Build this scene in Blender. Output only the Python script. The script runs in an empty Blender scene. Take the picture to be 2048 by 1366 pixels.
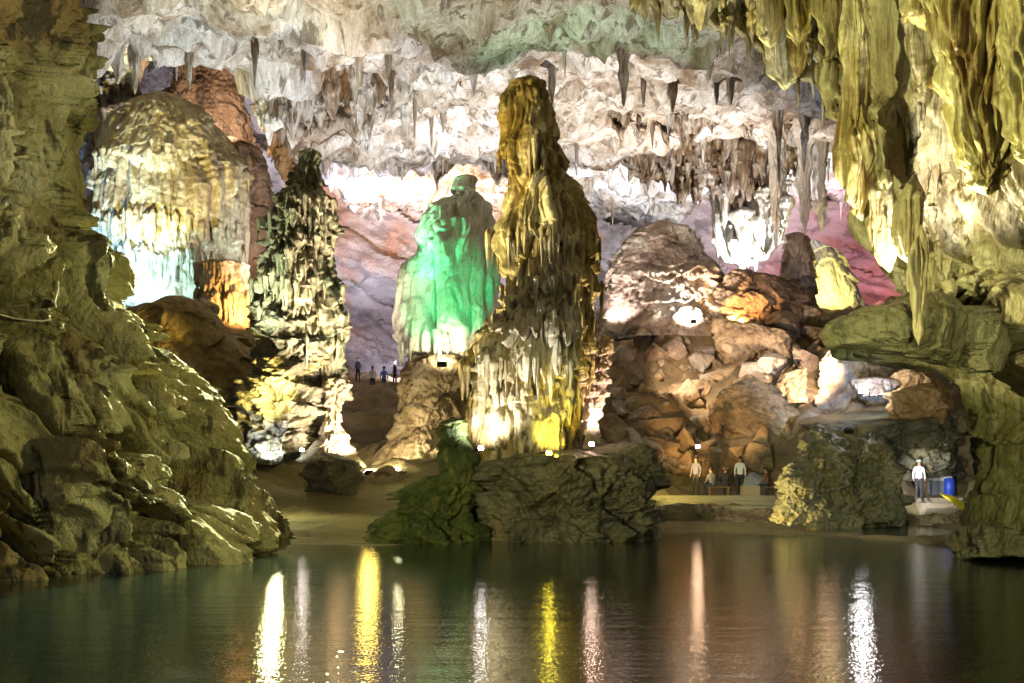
import bpy, bmesh, math, random
import numpy as np
from mathutils import Vector

# ------------------------------------------------------------------ camera, world, exposure
SC = bpy.context.scene
COL = SC.collection
F, HX, HY, EYE = 1991.0, 1024.0, 950.0, 2.0        # focal length in photo pixels, principal column, horizon row, eye height (m)

cam_d = bpy.data.cameras.new('camera')
cam_d.sensor_width = 36.0
cam_d.lens = 36.0 * F / 2048.0
cam_d.shift_y = (HY - 683.0) / 2048.0              # level camera with the lens shifted up
cam_d.clip_end = 400.0
cam = bpy.data.objects.new('camera', cam_d)
cam.location = (0, 0, EYE)
cam.rotation_euler = (math.radians(90), 0, 0)
COL.objects.link(cam)
SC.camera = cam

world = bpy.data.worlds.new('World')
SC.world = world
world.use_nodes = True
wn = world.node_tree
bg = wn.nodes['Background']
sky = wn.nodes.new('ShaderNodeTexSky')
sky.sky_type = 'NISHITA'
sky.sun_disc = False
sky.sun_elevation = math.radians(30)
sky.sun_rotation = math.radians(180)
wn.links.new(sky.outputs[0], bg.inputs[0])
bg.inputs[1].default_value = 0.025

SC.view_settings.view_transform = 'Standard'
SC.view_settings.look = 'None'
SC.view_settings.exposure = 0.8
SC.view_settings.gamma = 1.0
SC.view_settings.use_curve_mapping = False
SC.render.engine = 'CYCLES'
cy = SC.cycles
cy.use_denoising = True
cy.max_bounces = 4
cy.diffuse_bounces = 2
cy.glossy_bounces = 2
cy.use_adaptive_sampling = True
cy.adaptive_threshold = 0.02
cy.transmission_bounces = 2
cy.volume_bounces = 0
cy.caustics_reflective = False
cy.caustics_refractive = False
cy.sample_clamp_indirect = 6.0


def at(px, py, Y):
    return np.array([(px - HX) / F * Y, Y, EYE - (py - HY) / F * Y])


def zof(py, Y):
    return EYE - (np.asarray(py, float) - HY) / F * Y


def xof(px, Y):
    return (np.asarray(px, float) - HX) / F * Y


# ------------------------------------------------------------------ lamps (show-cave floodlights, and unseen keys and fills added)
def lamp_spot(pos, target, col, e, cone=70, blend=0.6, radius=0.12):
    """A cave floodlight or an added key or fill; e is the light level that it gives at its target."""
    p, t = Vector(pos), Vector(target)
    d = (t - p).length
    L = bpy.data.lights.new('flood_or_fill', 'SPOT')
    L.energy = 39.5 * d * d * e
    L.color = col
    L.spot_size = math.radians(cone)
    L.spot_blend = blend
    L.shadow_soft_size = radius
    o = bpy.data.objects.new('flood_or_fill', L)
    o.location = p
    o.rotation_euler = (t - p).to_track_quat('-Z', 'Y').to_euler()
    o['kind'] = 'helper'
    COL.objects.link(o)
    return o


WARM = (1.0, 0.86, 0.62)
CREAM = (1.0, 0.93, 0.78)
WHITE = (1.0, 0.97, 0.93)
COOL = (0.80, 0.88, 1.0)
YEL = (1.0, 0.86, 0.25)
OLIVE = (0.95, 0.92, 0.42)
GREEN = (0.02, 0.62, 0.20)
ORANGE = (1.0, 0.55, 0.20)
PINK = (1.0, 0.45, 0.60)
BLUE = (0.25, 0.48, 1.0)
LAMPS = [
    # pos, target, colour, level, cone; plain metre positions are unseen added lamps
    ((8.4, 15.2, 5.0), at(150, 650, 18), OLIVE, 0.38, 70),               # left wall, unseen key added out of frame on the right
    (at(728, 932, 36.4), at(470, 1020, 25.5), (1.0, 0.70, 0.12), 0.03, 60, 0.5),  # from the gap on the beach, kept dim for its gold water streak
    (at(688, 470, 37.8), at(300, 850, 22.0), (0.95, 0.98, 0.50), 2.6, 40, 0.5),            # left wall, grazing lamp added high on the tiered stalagmite
    (at(225, 655, 24.4), at(130, 420, 21.5), CREAM, 1.5, 120),           # upper left wall, from its notch
    ((4.0, 10.0, 3.0), at(40, 80, 17), CREAM, 0.40, 34),
    ((-8.0, 13.5, 3.0), at(1880, 200, 20), OLIVE, 0.7, 44),             # right wall, with an unseen key added out of frame
    (at(1770, 600, 20.6), at(1830, 250, 20.5), CREAM, 2.2, 120),
    (at(1900, 455, 18.6), at(1950, 180, 18.0), (1.0, 0.93, 0.5), 2.6, 110),
    (at(1530, 985, 37), at(1640, 100, 27), (1.0, 0.92, 0.35), 2.2, 34),
    ((7.0, 9.0, 3.5), at(1970, 900, 20), OLIVE, 0.5, 44),
    (at(560, 1000, 33), at(1045, 400, 31), (1.0, 0.86, 0.38), 1.5, 34),
    (at(250, 660, 25.5), at(1055, 330, 31.2), (1.0, 0.86, 0.34), 1.5, 26),   # main stalagmite
    (at(955, 900, 29.3), at(962, 740, 30.8), (1.0, 0.98, 0.95), 2.4, 110),
    (at(1108, 914, 29.3), at(1105, 850, 30.7), (1.0, 0.80, 0.08), 8.0, 70),
    (at(1300, 876, 31.6), at(1160, 470, 31.8), (1.0, 0.8, 0.35), 0.9, 50),
    (at(1250, 875, 31.8), at(1190, 780, 32.6), (1.0, 0.78, 0.66), 5.0, 90),
    (at(775, 890, 33.5), at(862, 590, 40.6), GREEN, 1.0, 21),           # green stalagmite
    (at(925, 905, 33.0), at(918, 570, 40.4), GREEN, 0.8, 20),
    (at(708, 640, 37.6), at(910, 430, 41), GREEN, 1.5, 38),  # added on the tiered stalagmite's ledge to reach the green top
    (at(886, 720, 39.4), at(890, 700, 40.2), (1.0, 0.95, 0.6), 3.5, 140),
    (at(705, 770, 37.4), at(645, 580, 38.6), WARM, 2.0, 110),            # tiered stalagmite
    (at(720, 890, 34.5), at(620, 480, 38.8), WARM, 1.6, 36),
    (at(480, 700, 36.2), at(565, 440, 38.8), (0.88, 1.0, 0.72), 1.4, 80),
    (at(726, 915, 37.0), at(672, 830, 38), (1.0, 0.80, 0.60), 16.0, 90),
    (at(745, 930, 37.5), at(785, 940, 38.5), (1.0, 0.88, 0.5), 12.0, 140),
    (at(560, 930, 36.4), at(580, 780, 38.3), (1.0, 0.8, 0.4), 0.35, 90),
    (at(270, 620, 44.5), at(310, 270, 52.0), YEL, 1.0, 54),             # flowstone dome
    (at(310, 615, 49.5), at(320, 500, 51.6), (0.50, 0.90, 1.0), 1.8, 110),
    (at(505, 640, 48.0), at(455, 550, 50.3), ORANGE, 1.8, 110),
    (at(165, 600, 50.5), at(175, 560, 54), BLUE, 3.0, 120),
    (at(190, 605, 46.5), at(205, 500, 51.5), (0.30, 0.58, 1.0), 3.2, 80),
    (at(700, 720, 48), at(620, 200, 52), (0.94, 0.96, 1.0), 0.65, 100),               # ceiling
    (at(560, 720, 38), at(700, 30, 44), (0.94, 0.97, 1.0), 1.25, 80),
    (at(330, 590, 57.5), at(200, 120, 60), (0.92, 0.95, 1.0), 2.6, 120),
    (at(1240, 640, 51), at(1200, 200, 56), (1.0, 0.93, 0.85), 0.75, 100),
    (at(1400, 960, 36), at(1380, 60, 38), CREAM, 0.45, 60),
    (at(960, 690, 58), at(940, 280, 66), (0.95, 0.93, 1.0), 0.3, 90),
    (at(1490, 560, 64.0), at(1490, 450, 65.2), WHITE, 3.0, 130),
    (at(1392, 640, 56.5), at(1360, 590, 58), CREAM, 9.0, 140),           # right mound
    (at(1200, 645, 57), at(1290, 510, 59.6), (1.0, 0.90, 0.86), 1.2, 90),
    (at(1480, 640, 56.8), at(1480, 580, 58.6), ORANGE, 3.0, 130),
    (at(1660, 592, 62.5), at(1665, 550, 64), YEL, 3.5, 130),
    (at(1770, 590, 66), at(1710, 490, 74), (1.0, 0.40, 0.52), 2.0, 80),
    (at(1545, 590, 60.5), at(1590, 530, 62), ORANGE, 4.0, 90),
    (at(1600, 560, 68), at(1500, 330, 74), (0.88, 0.90, 1.0), 1.2, 110),
    (at(1230, 540, 68), at(1220, 400, 76), (0.88, 0.91, 1.0), 0.9, 110),
    (at(850, 735, 62), at(760, 560, 78), (0.82, 0.78, 1.0), 1.0, 90),  # far passage
    (at(850, 560, 68), at(860, 350, 78), ORANGE, 1.5, 80),
    (at(690, 560, 68), at(710, 380, 79), (0.75, 0.82, 1.0), 1.3, 80),
    (at(1330, 985, 39), at(1450, 760, 50), ORANGE, 0.35, 44),            # rubble and landing
    (at(1345, 935, 41), at(1365, 990, 42.6), YEL, 0.9, 100),
    (at(1330, 690, 50), at(1450, 760, 53), (1.0, 0.77, 0.54), 1.4, 110),
    (at(1640, 770, 48), at(1560, 700, 54), (1.0, 0.73, 0.48), 1.1, 100),
    (at(1727, 768, 42.3), at(1740, 735, 47), (0.9, 0.93, 1.0), 0.6, 130),
    (at(1697, 846, 40.0), at(1685, 780, 42.5), (0.30, 0.52, 1.0), 4.0, 70),
    (at(1470, 1018, 37.6), at(1640, 960, 37.6), (1.0, 0.80, 0.3), 1.3, 110),
    ((1.0, 10.0, 3.0), at(1680, 950, 37.5), (0.9, 1.0, 0.7), 0.22, 22),
    (at(1800, 985, 40.0), at(1880, 960, 43.2), (0.95, 0.95, 1.0), 0.5, 70),
    (at(590, 830, 36), at(400, 700, 42), (1.0, 0.80, 0.26), 1.1, 60),     # clay mound
    (at(540, 915, 34), at(640, 1055, 30.5), OLIVE, 0.35, 90, 0.3),
    (at(455, 255, 56.0), at(400, 130, 61), (1.0, 0.80, 0.6), 0.9, 130),  # added to brighten the rock that stands in for the spire shadows
    (at(530, 905, 37.2), at(550, 880, 38.3), COOL, 5.0, 120),              # beach
    ((-4.0, 12.0, 2.5), at(1000, 1010, 29), OLIVE, 0.30, 36),            # island, unseen fill added on the camera side
]
for p, t, c, e, k, *r_ in LAMPS:
    lamp_spot(p, t, c, e, k, radius=r_[0] if r_ else 0.12)

# ------------------------------------------------------------------ numpy noise
_rng = np.random.RandomState(7)
_perm = np.concatenate([_rng.permutation(256)] * 3).astype(np.int32)
_g = _rng.normal(size=(256, 3))
_g = (_g / np.linalg.norm(_g, axis=1, keepdims=True)).astype(np.float32)


def perlin(x, y, z):
    x, y, z = (np.asarray(a, np.float32) for a in np.broadcast_arrays(x, y, z))
    xi, yi, zi = np.floor(x), np.floor(y), np.floor(z)
    xf, yf, zf = x - xi, y - yi, z - zi
    xi, yi, zi = (a.astype(np.int32) & 255 for a in (xi, yi, zi))
    u, v, w = (t * t * t * (t * (t * 6 - 15) + 10) for t in (xf, yf, zf))
    px0, px1 = _perm[xi], _perm[xi + 1]

    def g(px, dy, dz):
        return _g[_perm[_perm[px + yi + dy] + zi + dz]]

    def dot(gr, a, b, c):
        return gr[..., 0] * a + gr[..., 1] * b + gr[..., 2] * c
    n00 = dot(g(px0, 0, 0), xf, yf, zf); n10 = dot(g(px1, 0, 0), xf - 1, yf, zf)
    r00 = n00 + u * (n10 - n00)
    n00 = dot(g(px0, 1, 0), xf, yf - 1, zf); n10 = dot(g(px1, 1, 0), xf - 1, yf - 1, zf)
    r10 = n00 + u * (n10 - n00)
    n00 = dot(g(px0, 0, 1), xf, yf, zf - 1); n10 = dot(g(px1, 0, 1), xf - 1, yf, zf - 1)
    r01 = n00 + u * (n10 - n00)
    n00 = dot(g(px0, 1, 1), xf, yf - 1, zf - 1); n10 = dot(g(px1, 1, 1), xf - 1, yf - 1, zf - 1)
    r11 = n00 + u * (n10 - n00)
    a = r00 + v * (r10 - r00)
    b = r01 + v * (r11 - r01)
    return (a + w * (b - a)) * 1.5


def fbm(p, f, o=4, g=0.5, s=(1, 1, 1), off=0.0):
    r, a = 0.0, 1.0
    for i in range(o):
        r = r + a * perlin(p[..., 0] * f * s[0] + off, p[..., 1] * f * s[1] + off * 1.7, p[..., 2] * f * s[2] + i * 9.1)
        f *= 2.03
        a *= g
    return r


def ridged(p, f, o=4, g=0.5, s=(1, 1, 1), off=0.0):
    """sharp crests outward"""
    r, a, w = 0.0, 1.0, 1.0
    for i in range(o):
        n = 1.0 - np.abs(perlin(p[..., 0] * f * s[0] + off, p[..., 1] * f * s[1] + off * 1.7, p[..., 2] * f * s[2] + i * 9.1)) * 1.6
        n = n * n * w
        w = np.clip(n * 1.6, 0, 1)
        r = r + a * n
        f *= 2.1
        a *= g
    return r


def billow(p, f, o=2, g=0.5, s=(1, 1, 1), off=0.0):
    """rounded ribs parted by sharp grooves"""
    r, a = 0.0, 1.0
    for i in range(o):
        r = r + a * np.abs(perlin(p[..., 0] * f * s[0] + off, p[..., 1] * f * s[1] + off * 1.7, p[..., 2] * f * s[2] + i * 9.1))
        f *= 2.1
        a *= g
    return r


def facet(p, f, tilt=0.7, s=(1, 1, 1), off=0.0):
    """broken rock: flat tilted faces parted by sharp steps"""
    q = np.stack([p[..., i] * f * s[i] + off * (1 + 0.7 * i) for i in range(3)], -1).astype(np.float32)
    c = np.floor(q).astype(np.int32)
    best = np.full(q.shape[:-1], 9.0, np.float32)
    out = np.zeros(q.shape[:-1], np.float32)
    for dx in (-1, 0, 1):
        for dy in (-1, 0, 1):
            for dz in (-1, 0, 1):
                k = c + np.array([dx, dy, dz], np.int32)
                h = _perm[_perm[_perm[k[..., 0] & 255] + (k[..., 1] & 255)] + (k[..., 2] & 255)]
                g = _g[h]
                v = q - (k + 0.5 + 0.42 * g)
                d2 = (v * v).sum(-1)
                m = d2 < best
                best = np.where(m, d2, best)
                g2 = _g[(h + 77) & 255]
                out = np.where(m, g2[..., 0] * 0.6 + tilt * (v * _g[(h + 31) & 255]).sum(-1), out)
    return out


def sstep(a, b, x):
    t = np.clip((x - a) / (b - a), 0, 1)
    return t * t * (3 - 2 * t)


# ------------------------------------------------------------------ objects
def tag(o, label=None, cat=None, group=None, kind=None):
    if label: o['label'] = label
    if cat: o['category'] = cat
    if group: o['group'] = group
    if kind: o['kind'] = kind
    return o


def link(name, me, mat=None, parent=None, loc=(0, 0, 0), rot=(0, 0, 0)):
    o = bpy.data.objects.new(name, me)
    COL.objects.link(o)
    o.location = loc
    o.rotation_euler = rot
    if parent is not None:
        o.parent = parent
    if mat is not None and me is not None and len(me.materials) == 0:
        me.materials.append(mat)
    return o


def empty(name, loc):
    o = bpy.data.objects.new(name, None)
    o.empty_display_size = 0.2
    o.location = loc
    COL.objects.link(o)
    return o


def raw_mesh(name, V, Q, smooth=True):
    """vertices (n,3), quads (m,4)"""
    me = bpy.data.meshes.new(name)
    V = np.ascontiguousarray(V, np.float32)
    Q = np.ascontiguousarray(Q, np.int32)
    me.vertices.add(len(V))
    me.vertices.foreach_set('co', V.ravel())
    k = Q.shape[1]
    me.loops.add(Q.size)
    me.loops.foreach_set('vertex_index', Q.ravel())
    me.polygons.add(len(Q))
    me.polygons.foreach_set('loop_start', np.arange(len(Q), dtype=np.int32) * k)
    me.polygons.foreach_set('use_smooth', np.full(len(Q), smooth))
    me.update()
    me.validate()
    return me


def grid_quads(nv, nu, wrap):
    i = np.arange(nv - 1)[:, None]
    m = nu if wrap else nu - 1
    j = np.arange(m)[None, :]
    j2 = (j + 1) % nu
    return np.stack([i * nu + j, (i + 1) * nu + j, (i + 1) * nu + j2, i * nu + j2], -1).reshape(-1, 4)


def grid_mesh(name, V, wrap=False, flip=False):
    nv, nu = V.shape[:2]
    Q = grid_quads(nv, nu, wrap)
    if flip:
        Q = Q[:, ::-1]
    return raw_mesh(name, V.reshape(-1, 3), Q)


def smooth1(a, k):
    if k < 2:
        return a
    ker = np.hanning(k + 2)[1:-1]
    ker /= ker.sum()
    p = np.pad(a, (k, k), mode='edge')
    return np.convolve(p, ker, 'same')[k:-k]


def formation(name, prof, Y, ratio=1.0, nz=200, nu=200, disp=None, mat=None, parent=None, arc=None, cap=0.5,
              sm=0.03, foot=None, lean=0.0, ry=None, hang=False, cuts=0, seed=1, depth=None):
    """A stalagmite, stalactite, wall or boulder: rings stacked along a silhouette (row, left, right) standing at depth Y.
    arc limits the rings to a part of the circle (degrees, 90 faces the camera). hang closes the bottom instead of the top."""
    prof = np.array(sorted(prof), float)
    if arc is None:
        nz = int(min(nz, max(40, 0.56 * (min(1130, prof[-1, 0]) - max(-60, prof[0, 0])))))
        nu = int(min(nu, max(40, (2.0 if hang else 1.08) * (prof[:, 2] - prof[:, 1]).max())))
    t = np.linspace(0, 1, nz)
    py = prof[0, 0] + (prof[-1, 0] - prof[0, 0]) * t
    k = max(2, int(nz * sm))
    L = smooth1(np.interp(py, prof[:, 0], prof[:, 1]), k)
    R = smooth1(np.interp(py, prof[:, 0], prof[:, 2]), k)
    Yr = np.full(nz, float(Y)) if depth is None else smooth1(np.interp(py, [q[0] for q in depth], [q[1] for q in depth]), nz // 6)
    z = zof(py, Yr)
    cx = xof((L + R) / 2, Yr)
    rx = (R - L) / 2 / F * Yr
    if cap > 0:
        s = np.clip((z - z[-1] if hang else z[0] - z) / cap, 0, 1)
        capf = np.sqrt(np.clip(1 - (1 - s) ** 2, 0, 1))
    else:
        capf = np.ones_like(z)
    rx = rx * capf
    rr = rx * ratio if ry is None else np.interp(py, [q[0] for q in ry], [q[1] for q in ry]) * capf
    if arc is None:
        tt = np.linspace(0, 2 * np.pi, nu, endpoint=False)
        th = tt + 0.55 * np.cos(tt)                      # more columns towards the front
    else:
        th = np.radians(np.linspace(arc[0], arc[1], nu))
    c, sn = np.cos(th)[None, :], np.sin(th)[None, :]
    yc = Yr + lean * (z - z[-1])
    P = np.empty((nz, nu, 3))
    P[..., 0] = cx[:, None] + rx[:, None] * c
    P[..., 1] = yc[:, None] - rr[:, None] * sn
    P[..., 2] = z[:, None] + 0 * c
    if cuts:
        rg = np.random.RandomState(seed)
        for _ in range(cuts):
            n = rg.normal(size=3)
            n /= np.linalg.norm(n)
            c0 = np.array([cx.mean(), Y, z[-1] * 0.6 + z[0] * 0.4])
            q = (P - c0) @ n
            q0 = q.max() * rg.uniform(0.55, 0.85)
            P -= (np.clip(q - q0, 0, None) * 0.92)[..., None] * n
    if disp is not None:
        d = disp(P, th[None, :], rx[:, None])
        dz = dy = 0
        if isinstance(d, tuple):
            d, dz, dy = d
        d = d * capf[:, None] if cap > 0 else d
        P[..., 0] += d * c
        P[..., 1] -= d * sn
        P[..., 2] += dz
        P[..., 1] += dy
    base = np.array([cx[-1], Y, z[-1]])
    if foot is not None:
        base[2] = foot
    me = grid_mesh(name, P - base, wrap=arc is None)
    o = link(name, me, mat, parent, (0, 0, 0) if parent is not None else base)
    if parent is not None:
        o.location = Vector(base) - parent.location
    return o


def proj(P):
    return HX + F * P[..., 0] / P[..., 1], HY - F * (P[..., 2] - EYE) / P[..., 1]


def ledge(P, zl, depth, tooth, tf, recover, width=0.12, off=0.0):
    """a lip at height zl (array ok) with a ragged fringe of drips; the rock below it is set back"""
    n = np.abs(perlin(P[..., 0] * tf + off, P[..., 1] * tf, P[..., 2] * 0.15 + off)) * 1.3
    n2 = perlin(P[..., 0] * 0.8 + off, P[..., 1] * 0.8, off)
    lip = zl - tooth * n + min(0.35, 0.5 * tooth) * n2
    below = lip - P[..., 2]
    return -depth * sstep(0, width, below) * np.exp(-np.clip(below, 0, None) / recover)


# ------------------------------------------------------------------ materials
def rock(name, cols, scale=0.5, streak=0.0, stain=None, bump=0.5, bump_scale=3.0, rough=0.75, stretch=(1, 1, 1), crack=0.0,
         fine=0.5, wet=0.35, veins=None):
    m = bpy.data.materials.new(name)
    m.use_nodes = True
    nt = m.node_tree
    N, K = nt.nodes, nt.links.new
    b = N['Principled BSDF']
    geo = N.new('ShaderNodeNewGeometry')

    def mapping(sc):
        mp = N.new('ShaderNodeMapping')
        mp.inputs['Scale'].default_value = sc
        K(geo.outputs['Position'], mp.inputs['Vector'])
        return mp.outputs[0]

    def noise(vec, s, det=6, ro=0.6, dist=0.0):
        n = N.new('ShaderNodeTexNoise')
        n.inputs['Scale'].default_value = s
        n.inputs['Detail'].default_value = det
        n.inputs['Roughness'].default_value = ro
        n.inputs['Distortion'].default_value = dist
        K(vec, n.inputs['Vector'])
        return n.outputs['Fac']

    def ramp(fac, stops):
        r = N.new('ShaderNodeValToRGB')
        el = r.color_ramp.elements
        while len(el) < len(stops):
            el.new(0.5)
        for e, (p, c) in zip(el, stops):
            e.position = p
            e.color = (*c, 1)
        K(fac, r.inputs[0])
        return r.outputs[0]

    def mix(fac, a, c2, kind='MIX'):
        x = N.new('ShaderNodeMix')
        x.data_type = 'RGBA'
        x.blend_type = kind
        if isinstance(fac, (int, float)):
            x.inputs[0].default_value = fac
        else:
            K(fac, x.inputs[0])
        K(a, x.inputs[6])
        if isinstance(c2, tuple):
            x.inputs[7].default_value = (*c2, 1)
        else:
            K(c2, x.inputs[7])
        return x.outputs[2]

    v0 = mapping(stretch)
    n1 = noise(v0, scale, 5, 0.62, 0.5)
    k = len(cols)
    col = ramp(n1, [(0.32 + 0.36 * i / max(1, k - 1), c) for i, c in enumerate(cols)])
    if streak > 0:
        vs = mapping((1, 1, 0.07))
        ns = noise(vs, 4.0, 3, 0.65)
        fs = ramp(ns, [(0.40, (0, 0, 0)), (0.62, (1, 1, 1))])
        dark = mix(1.0, col, (0.45, 0.36, 0.24), 'MULTIPLY')
        f2 = N.new('ShaderNodeMath'); f2.operation = 'MULTIPLY'; f2.inputs[1].default_value = streak
        K(fs, f2.inputs[0])
        col = mix(f2.outputs[0], col, dark)
    if stain is not None:
        sc_, amt, sscale, lo, hi = stain
        nst = noise(mapping((1, 1, 0.6)), sscale, 4, 0.65, 0.5)
        fst = ramp(nst, [(lo, (0, 0, 0)), (hi, (amt, amt, amt))])
        col = mix(fst, col, sc_)
    if veins is not None:
        vc, amt, vs_, vst, lo, hi = veins
        nv_ = noise(mapping(vst), vs_, 4, 0.7, 0.4)
        fv = ramp(nv_, [(lo, (0, 0, 0)), (hi, (amt, amt, amt))])
        col = mix(fv, col, vc)
    # fine mottling
    n3 = noise(mapping((1, 1, 1)), 9.0, 3, 0.7)
    mot = ramp(n3, [(0.25, (0.62, 0.60, 0.56)), (0.7, (1.12, 1.12, 1.12))])
    col = mix(0.75, col, mot, 'MULTIPLY')
    K(col, b.inputs['Base Color'])
    # relief
    h1 = noise(v0, bump_scale, 5, 0.65)
    bp = N.new('ShaderNodeBump')
    bp.inputs['Strength'].default_value = bump
    bp.inputs['Distance'].default_value = 0.6 / bump_scale
    K(h1, bp.inputs['Height'])
    nrm = bp.outputs[0]
    if streak > 0:
        hs = noise(mapping((1, 1, 0.08)), 7.0, 2, 0.55)
        b3 = N.new('ShaderNodeBump')
        b3.inputs['Strength'].default_value = min(1, 0.4 + streak * 0.5)
        b3.inputs['Distance'].default_value = 0.08
        K(hs, b3.inputs['Height']); K(nrm, b3.inputs['Normal'])
        nrm = b3.outputs[0]
    b2 = N.new('ShaderNodeBump')
    b2.inputs['Strength'].default_value = fine
    b2.inputs['Distance'].default_value = 0.05
    K(n3, b2.inputs['Height']); K(nrm, b2.inputs['Normal'])
    K(b2.outputs[0], b.inputs['Normal'])
    rr = N.new('ShaderNodeMapRange')
    rr.inputs['To Min'].default_value = rough - 0.22
    rr.inputs['To Max'].default_value = min(1, rough + 0.15)
    K(n3, rr.inputs['Value'])
    K(rr.outputs[0], b.inputs['Roughness'])
    b.inputs['Specular IOR Level'].default_value = wet
    return m


def plain(name, col, rough=0.6, metal=0.0, emit=None, es=0.0):
    m = bpy.data.materials.new(name)
    m.use_nodes = True
    N, K = m.node_tree.nodes, m.node_tree.links.new
    b = N['Principled BSDF']
    n = N.new('ShaderNodeTexNoise')
    n.inputs['Scale'].default_value = 14.0
    n.inputs['Detail'].default_value = 5
    tc = N.new('ShaderNodeTexCoord')
    K(tc.outputs['Object'], n.inputs['Vector'])
    r = N.new('ShaderNodeValToRGB')
    r.color_ramp.elements[0].color = (*[c * 0.7 for c in col], 1)
    r.color_ramp.elements[1].color = (*[min(1, c * 1.2) for c in col], 1)
    K(n.outputs['Fac'], r.inputs[0])
    K(r.outputs[0], b.inputs['Base Color'])
    b.inputs['Roughness'].default_value = rough
    b.inputs['Metallic'].default_value = metal
    if emit:
        b.inputs['Emission Color'].default_value = (*emit, 1)
        b.inputs['Emission Strength'].default_value = es
    return m


M = {}
M['leftwall'] = rock('olive_karst', [(0.10, 0.085, 0.03), (0.25, 0.22, 0.09), (0.37, 0.345, 0.17), (0.48, 0.47, 0.29)], 0.35, 0.0,
                     ((0.20, 0.11, 0.035), 0.7, 0.45, 0.52, 0.66), 0.8, 2.2, 0.7, (1, 1, 0.85), fine=0.5, veins=((0.035, 0.028, 0.012), 0.9, 1.1, (1, 1, 0.35), 0.54, 0.60))
M['rightwall'] = rock('pale_flowstone', [(0.30, 0.25, 0.12), (0.52, 0.48, 0.30), (0.68, 0.66, 0.52)], 0.6, 0.6,
                      ((0.30, 0.19, 0.05), 0.6, 0.5, 0.52, 0.68), 0.35, 3.0, 0.6, (1, 1, 0.15), fine=0.3, veins=((0.10, 0.075, 0.025), 0.85, 2.4, (1, 1, 0.14), 0.53, 0.60))
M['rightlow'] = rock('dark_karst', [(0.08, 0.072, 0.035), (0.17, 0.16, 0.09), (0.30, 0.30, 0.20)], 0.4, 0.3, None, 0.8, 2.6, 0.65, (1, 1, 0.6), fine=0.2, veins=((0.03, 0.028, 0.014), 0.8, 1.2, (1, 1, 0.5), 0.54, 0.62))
M['yellowstone'] = rock('yellow_flowstone', [(0.36, 0.28, 0.08), (0.60, 0.55, 0.26), (0.78, 0.76, 0.58)], 0.8, 0.75, None, 0.4, 3.5, 0.5, (1, 1, 0.25), fine=0.25, wet=0.5, veins=((0.14, 0.075, 0.012), 0.9, 1.8, (1, 1, 0.10), 0.50, 0.58))
M['main'] = rock('ochre_stalagmite', [(0.14, 0.10, 0.03), (0.34, 0.26, 0.11), (0.58, 0.52, 0.36), (0.70, 0.66, 0.54)], 0.55, 0.6,
                 ((0.20, 0.13, 0.02), 0.75, 0.35, 0.48, 0.60), 0.4, 4.0, 0.6, (1, 1, 0.18), veins=((0.05, 0.035, 0.01), 0.85, 2.2, (1, 1, 0.25), 0.54, 0.61))
M['fir'] = rock('mossy_stalagmite', [(0.15, 0.145, 0.09), (0.34, 0.31, 0.21), (0.60, 0.53, 0.40)], 0.6, 0.5, ((0.09, 0.11, 0.06), 0.5, 0.5, 0.5, 0.62), 0.5, 4.0, 0.7, (1, 1, 0.3), veins=((0.03, 0.045, 0.02), 0.8, 2.2, (1, 1, 0.4), 0.53, 0.60))
M['white'] = rock('white_flowstone', [(0.60, 0.58, 0.52), (0.76, 0.75, 0.72), (0.84, 0.84, 0.82)], 0.6, 0.25, None, 0.5, 4.0, 0.45, (1, 1, 0.35), wet=0.5, veins=((0.42, 0.36, 0.28), 0.6, 1.8, (1, 1, 0.2), 0.55, 0.62))
M['dome'] = rock('cream_flowstone', [(0.42, 0.33, 0.17), (0.58, 0.52, 0.36), (0.68, 0.64, 0.50)], 0.45, 0.45, ((0.24, 0.17, 0.09), 0.75, 0.22, 0.52, 0.60), 0.4, 3.0, 0.65, (1, 1, 0.2), veins=((0.20, 0.14, 0.07), 0.7, 1.3, (1, 1, 0.3), 0.54, 0.61))
M['ceiling'] = rock('white_crusted_ceiling', [(0.24, 0.17, 0.11), (0.52, 0.47, 0.41), (0.74, 0.73, 0.72), (0.84, 0.84, 0.85)], 0.55, 0.5,
                    ((0.24, 0.15, 0.07), 0.7, 0.4, 0.56, 0.66), 0.6, 3.0, 0.75, (1, 1, 0.3), fine=0.6, veins=((0.15, 0.11, 0.075), 0.8, 1.5, (1, 1, 0.22), 0.54, 0.60))
M['brown'] = rock('brown_rock', [(0.10, 0.06, 0.035), (0.22, 0.14, 0.09), (0.34, 0.24, 0.16)], 0.4, 0.2, None, 0.6, 2.0, 0.8, veins=((0.05, 0.03, 0.02), 0.7, 1.2, (1, 1, 0.3), 0.54, 0.62))
M['rubble'] = rock('rubble_stone', [(0.13, 0.09, 0.05), (0.31, 0.225, 0.14), (0.50, 0.40, 0.28)], 0.7, 0.0, None, 0.7, 3.5, 0.8, crack=0.5, veins=((0.05, 0.032, 0.018), 0.7, 1.6, (1, 1, 1), 0.56, 0.64))
M['dark'] = rock('dark_wet_rock', [(0.045, 0.042, 0.027), (0.12, 0.112, 0.066), (0.25, 0.22, 0.12)], 0.5, 0.1, ((0.20, 0.15, 0.04), 0.7, 0.7, 0.54, 0.66), 0.9, 2.5, 0.5, wet=0.6)
M['moss'] = rock('mossy_rock', [(0.02, 0.03, 0.008), (0.05, 0.07, 0.014), (0.13, 0.14, 0.03)], 0.9, 0.0, ((0.25, 0.22, 0.06), 0.6, 1.2, 0.55, 0.68), 0.9, 3.5, 0.75)
M['sand'] = rock('silt_beach', [(0.15, 0.125, 0.05), (0.22, 0.18, 0.08), (0.27, 0.23, 0.11)], 0.5, 0.0, None, 0.25, 1.5, 0.8, (0.5, 1.6, 1), fine=0.1)
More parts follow.
